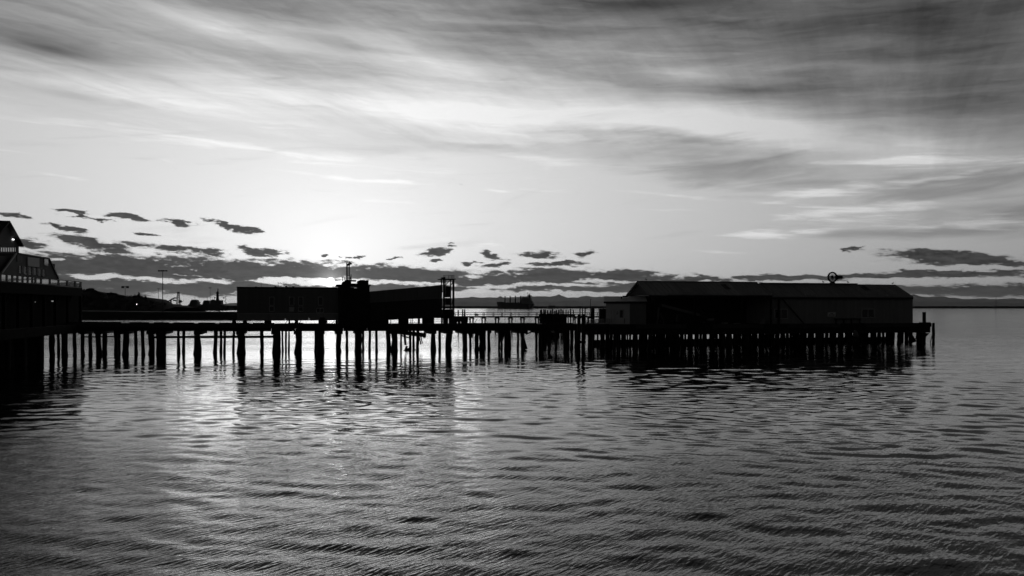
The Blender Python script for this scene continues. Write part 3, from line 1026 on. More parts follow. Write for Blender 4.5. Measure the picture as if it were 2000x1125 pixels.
th.part('searchlight', MB().tube((s(419.4), 0, z(586.4)), (s(419.4), 0, z(581)), 0.35, 0.35, 6).box(s(418.5), s(420.6), -0.9, 0.9, z(582.5), z(580.2)), M_IRON)
th.part('stern_boom', MB().tube((s(433), 0, z(594)), (s(443), 0, z(597)), 0.5, 0.4, 6), M_STEEL)
th = Thing('folding_crane', 'zigzag folding crane arm next to the moored ship', 'crane', QF, (QS(440), 0, QZ(597)))
pp = [(440, 597), (442, 591), (438.6, 589), (441.8, 584), (439.5, 580.6), (442, 578)]
for (a, b), (c, d) in zip(pp, pp[1:]):
    th.part('arm', MB().bar((QS(a), 0, QZ(b)), (QS(c), 0, QZ(d)), 0.5, 0.6), M_STEEL)
th.part('bucket', MB().prism([(QS(435.5), QZ(582.8)), (QS(438), QZ(583)), (QS(437.8), QZ(580.8)), (QS(436), QZ(580.8))], -1, 1), M_STEEL)
th.part('fork', MB().tube((QS(439.5), 0, QZ(580.6)), (QS(436.5), 0, QZ(577.6)), 0.25, 0.2, 6), M_STEEL)
th = Thing('rail_bollard', 'slim marker post at the edge of the near quay', 'post', WF, (wpt(428, 606, 392)[0], 392, 3.4))
X = wpt(428, 606, 392)[0]
th.part('post', MB().tube((X, 392, 3.4), (X, 392, 5.6), 0.28, 0.24, 8), M_STEEL)
th.part('cap', MB().box(X - 0.5, X + 0.5, 391.5, 392.5, 5.6, 5.9), M_STEEL)


# ------------------------------------------------------------------ the pier: one straight line running away to the right
PF = Frame(0.0, 118.0, math.degrees(math.atan(0.2505)))
ps, pz = PF.s, PF.z


def rect(th, name, px0, px1, py0, py1, d0, d1, m, parent=None, label=None):
    """an upright box whose front face (depth d0) fills the picture rectangle px0..px1, py0..py1"""
    pm = (px0 + px1) / 2
    return th.part(name, MB().box(ps(px0, d0), ps(px1, d0), d0, d1, pz(pm, py1, d0), pz(pm, py0, d0)), m, parent, label)


def win(th, px0, px1, py0, py1, d, parent=None, panes=1, frame_m=None, glass_m=None, fw=0.09, fr=None):
    """a framed window standing 6 cm proud of the wall plane d"""
    f = fr or PF
    pm = (px0 + px1) / 2
    s0, s1, z0, z1 = f.s(px0, d), f.s(px1, d), f.z(pm, py1, d), f.z(pm, py0, d)
    mb = MB()
    mb.box(s0, s1, d - 0.07, d + 0.02, z0, z0 + fw).box(s0, s1, d - 0.07, d + 0.02, z1 - fw, z1)
    mb.box(s0, s0 + fw, d - 0.068, d + 0.02, z0 + fw, z1 - fw).box(s1 - fw, s1, d - 0.068, d + 0.02, z0 + fw, z1 - fw)
    for i in range(1, panes):
        c = s0 + (s1 - s0) * i / panes
        mb.box(c - fw / 2, c + fw / 2, d - 0.064, d + 0.02, z0 + fw, z1 - fw)
    w = th.part('window', mb, frame_m or M_TRIM, parent)
    for i in range(panes):
        a, b = s0 + (s1 - s0) * i / panes + fw / 2, s0 + (s1 - s0) * (i + 1) / panes - fw / 2
        th.part('pane', MB().box(a, b, d - 0.03, d - 0.012, z0 + fw, z1 - fw), glass_m or M_GLASS, w)
    return w


# ---------------- left pier (under the flat-roofed building, hopper and sloping hall)
DK = 0.0
pier = Thing('timber_pier', 'long old timber pier on many dark piles carrying the left buildings', 'pier', PF, (ps(600), 4.0, 0.0))


def deck_z(px):
    return pz(px, 633.4)


def deck_piece(th, name, px0, px1, d0, d1, dz0, dz1, m, zf=None):
    zf = zf or deck_z
    a, b = ps(px0, 0), ps(px1, 0)
    za, zb = zf(px0), zf(px1)
    mb = MB()
    mb.add([(a, d0, za + dz0), (b, d0, zb + dz0), (b, d1, zb + dz0), (a, d1, za + dz0), (a, d0, za + dz1), (b, d0, zb + dz1), (b, d1, zb + dz1), (a, d1, za + dz1)],
           [(0, 3, 2, 1), (4, 5, 6, 7), (0, 1, 5, 4), (1, 2, 6, 5), (2, 3, 7, 6), (3, 0, 4, 7)])
    return th.part(name, mb, m)


def deck_left(px):
    return pz(px, float(np.interp(px, [0, 100, 250, 470, 1200], [630, 631, 632, 633.4, 633.4])))


EDGE = list(range(60, 1190, 47))
for i, (a, b) in enumerate(zip(EDGE, EDGE[1:] + [1190])):
    deck_piece(pier, 'deck_panel', a, b - 0.25, 0.25, 6.6, -0.28, 0.0, M_DECK, deck_left)
    deck_piece(pier, 'fascia_board', a, b - 0.5, 0.02, 0.22, -0.50, 0.03, M_FASCIA if i < 10 else M_TIMBER, deck_left)
    deck_piece(pier, 'stringer', a, b - 0.4, 0.30, 0.62, -0.98, -0.29, M_TIMBER, deck_left)
    deck_piece(pier, 'stringer', a, b - 0.4, 5.6, 5.9, -0.75, -0.29, M_TIMBER, deck_left)
# kerb rail along the edge, in lengths with gaps
for a, b in ((70, 236), (252, 290), (300, 330), (338, 378), (386, 420), (428, 486), (494, 535), (565, 592), (905, 1050), (1060, 1120)):
    deck_piece(pier, 'kerb_rail', a, b, 0.30, 0.52, 0.03, 0.20, M_TIMBER, deck_left)

LEFT_PILES = [  # px centre, width, row depth
    (103, 7, 3.0), (115, 5, 6.0), (122, 4.5, 3.0), (130, 6.5, 0.7), (163, 6, 0.7), (177.5, 6.5, 3.0), (194, 9, 0.7), (203.5, 8, 3.0), (226, 6, 3.0), (232.5, 5, 5.8), (243.5, 11, 0.7), (266, 6, 3.0),
    (280, 6, 0.7), (295, 10, 0.7), (309, 9, 3.0), (317, 9, 0.7), (348.5, 5, 3.0), (357.5, 5, 5.8), (387, 12, 0.7), (419.5, 6.5, 3.0), (431.5, 4.5, 5.8), (438.5, 4.5, 3.0), (455.5, 4.5, 5.8), (469, 13.5, 0.7),
    (510.5, 6.5, 3.0), (537, 9, 0.7), (544.5, 7, 3.0), (552.5, 3.2, 5.8), (558.5, 3.6, 3.0), (564.5, 3.2, 5.8), (581, 11.5, 0.7), (617.5, 7, 3.0), (627.5, 11, 0.7), (662.5, 9, 0.7), (677.5, 5, 3.0), (700, 12, 0.7),
    (710, 4, 5.8), (722, 4.5, 3.0), (735.5, 5, 0.7), (760, 8, 3.0), (768.5, 11, 0.7), (783, 3.4, 5.8), (801.5, 5, 3.0), (808, 4.5, 5.8), (815.5, 5.5, 0.7), (845.5, 9, 0.7), (858.5, 5, 3.0), (877.5, 11, 0.7),
    (908.5, 8.5, 0.7), (919, 4.5, 3.0), (931, 8, 0.7), (938.5, 8, 3.0), (946.5, 5, 5.8), (955.5, 5.2, 0.7), (975, 4, 5.8), (980.0, 4, 3.0), (988, 7, 0.7), (994, 7, 3.0), (1011, 4.5, 0.7), (1021.5, 6.5, 0.7),
    (1048, 4.5, 3.0), (1054.5, 5, 0.7), (1061, 6, 3.0), (1066, 5, 5.8), (1073, 5.5, 0.7), (1086, 4.5, 3.0), (1103, 5.5, 0.7), (1109, 6, 3.0), (1117, 5.5, 0.7), (1125, 6, 5.8),
    (1152, 8, 0.7), (1159, 3.0, 5.8), (1167.2, 3.4, 3.0), (1175, 8, 0.7), (1186, 8, 3.0),
]
for px, w, d in LEFT_PILES:
    top = deck_left(px) - 0.30 if px not in (938.5, 994, 1066) else deck_left(px) - 1.3
    pile(pier, px, w, top, d, lean=random.uniform(-0.03, 0.03))
# pile caps: cross timbers on top of the front piles
for px in (130, 163, 194, 243, 295, 317, 387, 469, 537, 581, 627, 662, 700, 768, 845, 877, 908, 931, 988, 1021, 1061, 1103, 1152):
    s0 = ps(px, 0.7)
    zt = deck_left(px) - 0.99
    pier.part('pile_cap', MB().box(s0 - 0.5, s0 + 0.5, 0.22, 6.2, zt - 0.42, zt), M_TIMBER)
# low waling beam between the piles of the left half
for a, b, y0, y1 in ((300, 392, 656.0, 660.5), (392, 474, 655.6, 660.3), (474, 540, 655.6, 660.0), (160, 236, 656.5, 659)):
    pier.part('waling_beam', MB().box(ps(a, 0.36), ps(b - 0.4, 0.36), 0.22, 0.50, pz((a + b) / 2, y1, 0.36), pz((a + b) / 2, y0, 0.36)), M_TIMBER)
# sagging, broken timbers hanging under the middle of the pier
for (x0, y0, x1, y1, d, w) in ((790, 650, 792, 674, 1.2, 0.30), (818, 652, 822, 673, 1.4, 0.16), (820.5, 650, 825, 671, 1.0, 0.14), (783, 655, 800, 660, 1.2, 0.16), (756, 646, 832, 655, 0.8, 0.5), (830, 646, 828, 660, 1.3, 0.25),
                              (1027, 653, 1043, 646, 1.0, 0.14), (1018, 648, 1028, 682, 1.0, 0.34), (1078, 650, 1069, 676, 1.2, 0.22), (980, 668, 985, 650, 1.0, 0.2), (920, 658, 914, 648, 1.0, 0.3)):
    pier.part('broken_timber', MB().bar(PF.at(x0, y0, d), PF.at(x1, y1, d), w, w * 1.2), M_TIMBER)
# half-sunken wreckage of fallen piles below
for (x0, y0, x1, y1, d, w) in ((788, 688, 800, 682, 2.5, 0.5), (796, 690, 812, 684, 4.0, 0.4), (792, 684, 795, 676, 3.0, 0.35)):
    pier.part('fallen_pile', MB().tube(PF.at(x0, y0, d), PF.at(x1, y1, d), w / 2, w / 2, 7), M_PILE)
# bracket plates that hang below the edge
for a, b, y in ((974, 983, 664), (985, 997, 652), (1018, 1031, 651), (1058, 1070, 655), (1084, 1093, 651), (1148, 1157, 654), (916, 923, 660), (928, 942, 656), (953, 960, 651)):
    rect(pier, 'bracket_plate', a, b, 640, y, 0.66, 0.95, M_TIMBER)

# ---------------- wharf under the shed
wharf = Thing('shed_wharf', 'broad timber wharf on dense piles carrying the long gabled shed', 'pier', PF, (ps(1500), 6.0, 0.0))


def deck_right(px):
    return pz(px, float(np.interp(px, [1150, 1300, 1780, 1830], [633.5, 634.0, 631.4, 631.2])))


EDGE = list(range(1192, 1800, 50)) + [1820]
for i, (a, b) in enumerate(zip(EDGE, EDGE[1:])):
    deck_piece(wharf, 'deck_panel', a, b - 0.25, 0.25, 13.0, -0.3, 0.0, M_DECK, deck_right)
    deck_piece(wharf, 'fascia_board', a, b - 0.4, 0.02, 0.22, -0.62, 0.04, M_FASCIA if i % 3 else M_TIMBER, deck_right)
    deck_piece(wharf, 'stringer', a, b - 0.4, 0.30, 0.7, -1.60, -0.31, M_TIMBER, deck_right)
    deck_piece(wharf, 'stringer', a, b - 0.4, 6.0, 6.4, -1.45, -0.31, M_TIMBER, deck_right)
    deck_piece(wharf, 'stringer', a, b - 0.4, 12.0, 12.4, -2.0, -0.31, M_TIMBER, deck_right)
    wharf.part('waling_beam', MB().box(ps(a), ps(b) - 0.05, 9.0, 9.3, -0.6, 0.95), M_TIMBER)  # low beam added to block bright water and reflections between the piles
SLITS = [(1190, 1192), (1202, 1204), (1211, 1213), (1222, 1224), (1227, 1228.4), (1232, 1235), (1239, 1241), (1264, 1266.4), (1335, 1336.3), (1340, 1341.6), (1352.3, 1357), (1364, 1365.8), (1381, 1385), (1401, 1404.3),
         (1428.6, 1431), (1440, 1441), (1447, 1449), (1461, 1462.3), (1481, 1482), (1506, 1507.4), (1523, 1524), (1540.4, 1541.4), (1555.6, 1556.8), (1576, 1577), (1590.4, 1592), (1609, 1611), (1618.6, 1619.6), (1633, 1636.6),
         (1645.4, 1650.6), (1671, 1673), (1681.6, 1684), (1695.4, 1701), (1719, 1723), (1727.4, 1731.2), (1745.2, 1753), (1764.4, 1767), (1772.4, 1774.4), (1781, 1790.5)]
rows = (0.9, 4.0, 7.0, 10.0)
SLITS = [((a + b) / 2 - (b - a) * (0.24 if b - a < 3 else 0.34), (a + b) / 2 + (b - a) * (0.24 if b - a < 3 else 0.34)) for a, b in SLITS]
for (a0, a1), (b0, b1) in zip(SLITS, SLITS[1:]):
    gap = b0 - a1
    n = max(1, int(math.ceil(gap / 7.0)))
    w = gap / n
    for i in range(n):
        c = a1 + w * (i + 0.5)
        ww = w * (1.02 if n == 1 else 1.12)
        if n > 1 and i in (0, n - 1):
            c += (0.06 if i == 0 else -0.06) * w
        pile(wharf, c, min(ww, 9.5) / 1.08, deck_right(c) - 1.45, random.choice(rows[:3] if ww < 5 else rows), lean=random.uniform(-0.006, 0.006))
# end frame: thick clump, knee braces and outer fender pile
for px, w, d in ((1794, 6.5, 1.0), (1799.5, 7, 3.5), (1804, 6, 1.0)):
    pile(wharf, px, w, deck_right(px) - 0.6, d)
pile(wharf, 1822.8, 4.8, pz(1822, 631.0), 0.25, lean=0.004)
wharf.part('knee_brace', MB().prism([(ps(1807, 1.0), pz(1807, 651)), (ps(1814, 1.0), pz(1814, 651)), (ps(1807, 1.0), pz(1807, 658))], 0.8, 1.2), M_TIMBER)
wharf.part('knee_brace', MB().prism([(ps(1779, 1.5), pz(1779, 652)), (ps(1782, 1.5), pz(1782, 655)), (ps(1789.5, 1.5), pz(1789, 667)), (ps(1788, 1.5), pz(1788, 668.6)), (ps(1779, 1.5), pz(1779, 671))], 1.4, 1.8), M_TIMBER)
wharf.part('chain', MB().tube(PF.at(1787.5, 665, 1.6), PF.at(1791, 651, 1.6), 0.07, 0.07, 6), M_IRON)
wharf.part('chain', MB().tube(PF.at(1817, 669, 0.6), PF.at(1820.6, 655, 0.6), 0.07, 0.07, 6).tube(PF.at(1817, 669, 0.6), PF.at(1819.6, 676, 0.6), 0.06, 0.06, 6), M_IRON)
deck_piece(wharf, 'edge_beam', 1800, 1820, 0.3, 0.6, 0.02, 0.16, M_TIMBER, deck_right)

# mooring post at the outer end, float fender, dolphins
b = PF.at(1805, 632, 3.0)
th = Thing('mooring_post', 'square mooring post standing alone at the wharf end', 'post', PF, b)
th.part('post', MB().box(b[0] - 0.20, b[0] + 0.20, 2.8, 3.2, b[2] - 0.4, pz(1805, 610.2, 3.0)), M_TIMBER)
th.part('cap', MB().box(b[0] - 0.23, b[0] + 0.23, 2.77, 3.23, pz(1805, 610.2, 3.0), pz(1805, 609.6, 3.0)), M_STEEL)
c = PF.at(1671, 652, -0.45)
th = Thing('fender_float', 'big pale egg-shaped float hanging below the wharf edge', 'float', PF, c)
rgs = []
for i in range(9):
    f = -1 + 2 * i / 8
    q = math.sqrt(max(0.003, 1 - f * f))
    rgs.append(((c[0] + f * 0.12, c[1], c[2] - f * 0.66), 0.41 * q, 0.41 * q, (0, 0, 1)))
th.part('body', MB().loft(rgs, 14), M_FLOAT, smooth_=True)
th.part('rope', MB().tube((c[0] - 0.12, c[1], c[2] + 0.6), (c[0] - 0.4, 0.0, deck_right(1671)), 0.03, 0.03, 6), M_IRON)

NF = Frame(0, 105.5, 0)
th = Thing('mooring_dolphin', 'pair of tall mooring piles standing in front of the pier gap', 'mooring piles', NF, (NF.s(1135), 0, 0))
ns, nz = NF.s, NF.z
for (x0, y0, x1, y1, w, d) in ((1131.6, 613.5, 1126.5, 706, 6.5, 0.0), (1138.6, 613.5, 1138.2, 706, 7.4, -0.5), (1131, 616, 1133.5, 706, 4.4, 1.0)):
    p0 = (ns(x0), d, nz(0, y0))
    p1 = (ns(x1), d, -1.2)
    th.part('pile', MB().tube(p1, p0, w / 2 / 14.7 * 1.05, w / 2 / 14.7 * 0.9, 10), M_PILE, smooth_=True)
th.part('lashing', MB().box(ns(1127.6), ns(1142.6), -1.1, 1.3, nz(0, 621.5), nz(0, 619)), M_IRON)
th.part('bolt_beam', MB().bar((ns(1124), -0.8, nz(0, 667)), (ns(1143), -0.8, nz(0, 668)), 0.25, 0.3), M_TIMBER)

# ---------------- ruined pile clusters behind the pier
CF = Frame(0, 158, 4)
cl = Thing('pile_ruin', 'ruined dock of broken pile stumps behind the pier left of the pale office', 'piles', CF, (CF.s(1085), 0, 0))
STUMPS = [(1057.3, 4.4, 605.4), (1062.3, 2.6, 603.4), (1065.6, 2.8, 604.2), (1068.3, 2.6, 606), (1075.5, 3.2, 606.2), (1079.5, 2.8, 602.8), (1083, 2.6, 607.5), (1086.6, 3.6, 605.4), (1091.5, 3, 605.6), (1095.8, 2.8, 603),
          (1099.6, 3, 606), (1105.2, 2.2, 606), (1110.2, 2, 607.2), (1115.2, 2.4, 603.6), (1119, 2.2, 606.2), (1072, 3.4, 612), (1060.5, 4, 612), (1089, 4, 612), (1102.5, 3.4, 613), (1078, 4, 613), (1084, 4, 613)]
for i, (px, w, py) in enumerate(STUMPS):
    d = (0.0, 1.2, 2.4)[i % 3]
    pile(cl, px, w * 1.05, CF.z(px, py, d), d, lean=random.uniform(-0.015, 0.015))
cl.part('cross_beam', MB().box(CF.s(1052), CF.s(1123), -0.4, -0.05, CF.z(1085, 617.2), CF.z(1085, 613.2)), M_TIMBER)
cl.part('cross_beam', MB().box(CF.s(1056), CF.s(1111), 2.8, 3.1, CF.z(1085, 621.5), CF.z(1085, 615.2)), M_TIMBER)
for i, (a, b, t, q) in enumerate(((1057, 1069.5, 616, 633), (1070, 1082.5, 615, 632), (1083, 1096, 616, 634), (1096.5, 1109, 617, 632))):
    cl.part('planking', MB().prism([(CF.s(a), CF.z(a, q)), (CF.s(b), CF.z(b, q - 1)), (CF.s(b), CF.z(b, t)), (CF.s(a), CF.z(a, t + .6))], 3.15, 3.4), M_TIMBER)
for tag_, items in (('three slender piles rising just right of the ruined dock', ((1133, 2.2, 601.8), (1138, 2.2, 600.6), (1142.8, 2.2, 602.2))),):
    th = Thing('pile_trio', tag_, 'piles', CF, (CF.s(1138), 3, 0))
    for px, w, py in items:
        pile(th, px, w, CF.z(px, py, 3), 3.0, lean=random.uniform(-0.01, 0.01))
    th.part('waler', MB().box(CF.s(1131, 3), CF.s(1145, 3), 2.5, 2.75, CF.z(1138, 619, 3), CF.z(1138, 616, 3)), M_TIMBER)
th = Thing('pile_dolphin', 'thick clustered dolphin of piles left of the pale office', 'piles', CF, (CF.s(1157.5), 2, 0))
for i, (px, d) in enumerate(((1155.2, 2.0), (1157.6, 1.7), (1160.0, 2.0), (1156.4, 2.6), (1159, 2.6))):
    pile(th, px, 2.5, CF.z(px, 602.2 + 0.3 * (i % 3), d), d)
th.part('iron_band', MB().tube((CF.s(1157.6, 2), 2.2, CF.z(1157, 606, 2)), (CF.s(1157.6, 2), 2.2, CF.z(1157, 604.8, 2)), 0.42, 0.42, 12), M_IRON)
th = Thing('storage_bin', 'dark square bin behind the pale office corner', 'bin', CF, (CF.s(1178), 2, CF.z(1178, 634, 2)))
th.part('body', MB().box(CF.s(1171.3, 2), CF.s(1190, 2), 2, 3.4, CF.z(1178, 634, 2), CF.z(1178, 603.6, 2)), M_TIMBER)
th.part('lid', MB().box(CF.s(1170.8, 2), CF.s(1190.4, 2), 1.9, 3.5, CF.z(1178, 603.6, 2), CF.z(1178, 602.8, 2)), M_STEEL)

# ---------------- far trestle walkway with railing
TF = Frame(0, 200, 0)
tr = Thing('trestle_walkway', 'slim trestle walkway with pipe railing in the gap behind the pier', 'walkway', TF, (TF.s(1030), 0, 0))
ts, tz = TF.s, (lambda py: TF.z(0, py))
x = 862.0
while x < 1200:
    tr.part('deck_panel', MB().box(ts(x), ts(min(x + 26, 1202)) - 0.02, -0.9, 0.9, tz(620.2), tz(617.4)), M_TIMBER)
    x += 26
for py in (610.3, 613.8):
    tr.part('rail', MB().tube((ts(862), -0.85, tz(py)), (ts(1200), -0.85, tz(py)), 0.08, 0.08, 6), M_STEEL)
for px in (889.5, 896, 909, 928.5, 943.6, 946, 963, 965, 979.8, 982, 997, 999, 1013.6, 1031, 1033, 1047, 1049, 1062, 1146, 1150.6, 1166, 1182):
    tr.part('rail_post', MB().tube((ts(px), -0.85, tz(618)), (ts(px), -0.85, tz(610.2)), 0.08, 0.08, 6), M_STEEL)
tr.part('lifebuoy_locker', MB().box(ts(927), ts(934.5), -0.6, 0.2, tz(616.6), tz(612.6)), M_STEEL)
for px in (921, 944.5, 971, 997, 1020.5, 1049, 1075, 1100, 1126, 1152):
    bent = tr.part('bent_cap', MB().box(ts(px - 4.4), ts(px + 4.4), -0.7, 0.7, tz(622.0), tz(620.3)), M_TIMBER)
    for sx in (-1, 1):
        tr.part('trestle_post', MB().tube((ts(px + sx * 3.1), 0, -1.2), (ts(px + sx * 2.7), 0, tz(621.5)), 0.22, 0.17, 8), M_PILE, bent)
        tr.part('knee_brace', MB().bar((ts(px + sx * 2.9), -0.2, tz(627)), (ts(px + sx * 5.6), -0.2, tz(621.5)), 0.14), M_TIMBER, bent)
for a, b in ((926, 932), (947.5, 953)):
    tr.part('stair_stringer', MB().bar((ts(a if a < 940 else b), 0.4, tz(632.5)), (ts(b if a < 940 else a), 0.4, tz(622.5)), 0.12), M_STEEL)
for px, top in ((895.3, 605.0), (903.6, 604.8), (907.8, 604.6)):
    pile(tr, px, 2.6, TF.z(px, top, -1.6), -1.6)
th = Thing('lamp_standard', 'thin lamp standard with hooked head on the walkway by the dolphin', 'lamp post', TF, (ts(1153.6), 0.6, tz(617.4)))
th.part('pole', MB().tube((ts(1153.6), 0.6, tz(617.4)), (ts(1153.6), 0.6, tz(585.2)), 0.09, 0.06, 6), M_STEEL)
th.part('hook_arm', MB().tube((ts(1153.6), 0.6, tz(585.2)), (ts(1154.9), 0.6, tz(584.6)), 0.07, 0.07, 6), M_STEEL)
th.part('lamp_head', MB().box(ts(1154.2), ts(1155.2), 0.5, 0.7, tz(586), tz(584.8)), M_IRON)

# ---------------- flat-roofed building
bz = pz(560, 633.4, 1.0)
A = Thing('flat_roof_building', 'long dark flat-roofed building on posts left of the hopper tower', 'building', PF, (ps(560), 5, bz))
d0, d1 = 0.9, 8.2
za, zm, zb = pz(560, 561.4, d0), pz(560, 612.4, d0), pz(560, 626.2, d0)
wall = A.part('wall', MB().box(ps(462.6, d0), ps(661, d0), d0, d1, zm, za - 0.12), M_SIDING)
A.part('parapet', MB().box(ps(462.2, d0), ps(661.4, d0), d0 - 0.06, d1 + 0.06, za - 0.12, za + 0.06), M_IRON)
xs_ = [462.6, 492.5, 525, 557, 603.5, 632, 661.5]
for a, b in zip(xs_, xs_[1:]):
    A.part('skirting_panel', MB().box(ps(a, d0) + 0.015, ps(b, d0) - 0.015, d0 - 0.05, d0 + 0.1, zb, zm - 0.03), M_PANEL)
A.part('floor_frame', MB().box(ps(463, d0), ps(661, d0), d0 + 0.2, d1, zb + 0.3, zm), M_TIMBER)
A.part('skirt_rail', MB().box(ps(462.4, d0), ps(661.4, d0), d0 - 0.09, d0 - 0.02, zm - 0.03, zm + 0.05), M_TRIM)
for px, w in ((457, 8), (478, 8), (523, 14), (565, 3.5), (579, 7), (630, 6), (657, 3)):
    A.part('post', MB().box(ps(px - w / 2, 1.4), ps(px + w / 2, 1.4), 1.4, 1.8, bz - 0.02, zb + 0.35), M_TIMBER)
    A.part('post', MB().box(ps(px - w / 2 + 1, 6.8), ps(px + w / 2 - 1, 6.8), 6.0, 6.4, bz - 0.02, zb + 0.35), M_TIMBER)
for (a, b, c, e) in ((525.5, 536, 579.5, 596.8), (525.5, 536, 598.2, 608.8), (564.4, 574.8, 579.5, 596.8), (582.4, 592.6, 579.5, 596.8), (582.4, 592.6, 599.2, 608.8), (621, 631.2, 579.5, 596.8)):
    win(A, a, b, c, e, d0 - 0.0, wall)
win(A, 564.4, 574.8, 599.2, 608.8, d0, wall, glass_m=M_PALE)
win(A, 617.4, 632.6, 601.6, 610.8, d0, wall, panes=2)
A.part('pale_blind', MB().box(ps(527, d0), ps(534.6, d0), d0 - 0.05, d0 - 0.035, pz(531, 595.8, d0), pz(531, 580.5, d0)), mat('grey blind', 0.14, 0.8, 0.1), wall)
for px, h in ((500, 559.4), (538, 558.8), (559, 558.6), (573, 559.2)):
    A.part('roof_vent', MB().tube((ps(px, 3), 3, za), (ps(px, 3), 3, pz(px, h, 3)), 0.14 if px < 550 else 0.2, 0.14, 8), M_STEEL)
for px, h in ((510.2, 553.2), (543.3, 550.4), (554.6, 556.0)):
    A.part('antenna', MB().tube((ps(px, 3.5), 3.5, za - 0.1), (ps(px, 3.5), 3.5, pz(px, h, 3.5)), 0.035, 0.025, 6), M_STEEL)
# gangway rails and gear in the gap under the building
gear = Thing('winch', 'small winch block on the pier edge under the flat-roofed building', 'winch', PF, PF.at(629, 634, 0.7))
g = gear.base
gear.part('frame', MB().box(g[0] - 0.28, g[0] + 0.35, 0.5, 1.0, g[2], g[2] + 1.0), M_IRON)
gear.part('drum', MB().tube((g[0] - 0.5, 0.75, g[2] + 0.35), (g[0] + 0.7, 0.75, g[2] + 0.35), 0.24, 0.24, 10), M_IRON)
gear.part('crank', MB().bar((g[0] + 0.2, 0.4, g[2] + 1.0), (g[0] + 0.75, 0.4, g[2] + 0.45), 0.06), M_IRON)
for a, b, c in ((556, 562, 0.9), (583, 588, 0.9)):
    A.part('diagonal_strut', MB().bar(PF.at(a, 632.8, 1.2), PF.at(b, 626.2, 1.2), 0.07), M_STEEL)

# ---------------- hopper tower between the two halls
T = Thing('hopper_tower', 'black hopper tower with square chimney block and roof antennas', 'tower', PF, (ps(690), 4, bz))
t0 = 0.5
body = T.part('body', MB().prism([(ps(660.5, t0), pz(670, 634.2, t0)), (ps(722, t0), pz(700, 634.2, t0)), (ps(722, t0), pz(700, 557.0, t0)), (ps(700.4, t0), pz(690, 557.4, t0)), (ps(700.4, t0), pz(690, 563.2, t0)), (ps(691.5, t0), pz(690, 563.2, t0)), (ps(691.5, t0), pz(690, 561, t0)), (ps(684.5, t0), pz(684, 561, t0)),
                                  (ps(684.5, t0), pz(684, 558.8, t0)), (ps(662.4, t0), pz(670, 558.4, t0))], t0, 6.0), M_IRON)
rect(T, 'roof_slab', 657.2, 701, 555.6, 558.9, t0 - 0.2, 6.0, M_IRON, body)
T.part('cooler_unit', MB().prism([(ps(668, 1.5), pz(668, 556.2, 1.5)), (ps(686, 1.5), pz(686, 556.2, 1.5)), (ps(686, 1.5), pz(686, 546.4, 1.5)), (ps(676, 1.5), pz(676, 546.0, 1.5)), (ps(674, 1.5), pz(674, 548.5, 1.5)), (ps(668.4, 1.5), pz(668, 551.0, 1.5))], 1.5, 4.0), M_IRON)
rect(T, 'duct', 685, 695.4, 546.8, 549.6, 1.6, 2.6, M_IRON)
rect(T, 'roof_curb', 686, 699, 553.6, 556.0, 1.0, 4, M_IRON)
ch = T.part('chimney_block', MB().prism([(ps(699.2, 0.4), pz(700, 559, 0.4)), (ps(719.8, 0.4), pz(720, 559, 0.4)), (ps(719.8, 0.4), pz(720, 547.0, 0.4)), (ps(715.4, 0.4), pz(715, 547.2, 0.4)), (ps(715, 0.4), pz(715, 548.6, 0.4)), (ps(713.6, 0.4), pz(714, 548.6, 0.4)), (ps(713.2, 0.4), pz(713, 547.0, 0.4)), (ps(703.6, 0.4), pz(704, 546.6, 0.4)), (ps(702, 0.4), pz(702, 548, 0.4)), (ps(699.2, 0.4), pz(700, 548.6, 0.4))], 0.4, 3.2), M_IRON)
rect(T, 'side_ledge', 719.8, 724.2, 556.2, 558.6, 0.6, 3.0, M_IRON, ch)
rect(T, 'side_ledge', 719.8, 722.2, 558.6, 561, 0.8, 2.8, M_IRON, ch)
arr = T.part('antenna_frame', MB().bar(PF.at(676.2, 538.4, 2.5), PF.at(684, 538.4, 2.5), 0.06).bar(PF.at(667.5, 542.5, 2.5), PF.at(686.4, 543.2, 2.5), 0.05), M_STEEL)
for px, y0, y1, r_ in ((677.2, 546.5, 513.4, 0.06), (679.6, 546.5, 516, 0.045), (682.6, 546.5, 513.0, 0.05), (669.4, 549, 540.6, 0.04), (685.8, 548, 536, 0.04), (673.5, 548, 541.5, 0.04), (684.6, 546, 540, 0.04)):
    T.part('antenna', MB().tube(PF.at(px, y0, 2.5), PF.at(px, y1, 2.5), r_ * 1.4, r_ * 1.2, 6), M_STEEL, arr)
vp = MB()
for (x0, y0, x1, y1) in ((677, 518, 682.5, 514.5), (677.4, 517, 677.2, 512.4), (679.6, 519, 679.8, 513), (682.6, 518, 682.4, 510.2), (682.6, 512.4, 687.2, 516.4), (678, 518.8, 684, 513.2), (683.4, 511.8, 684.8, 515.8), (685, 513, 687.4, 516.6)):
    vp.bar(PF.at(x0, y0, 2.5), PF.at(x1, y1, 2.5), 0.09)
vp.add([PF.at(677.4, 519, 2.5), PF.at(682.8, 518.6, 2.5), PF.at(686.4, 516, 2.5), PF.at(683, 512.6, 2.5), PF.at(680, 515, 2.5), PF.at(677.6, 515.5, 2.5)], [(0, 1, 2, 3, 4, 5)])
vp.add([PF.at(677.4, 519, 2.6), PF.at(682.8, 518.6, 2.6), PF.at(686.4, 516, 2.6), PF.at(683, 512.6, 2.6), PF.at(680, 515, 2.6), PF.at(677.6, 515.5, 2.6)], [(5, 4, 3, 2, 1, 0)])
T.part('weather_vane', vp, M_IRON, arr)

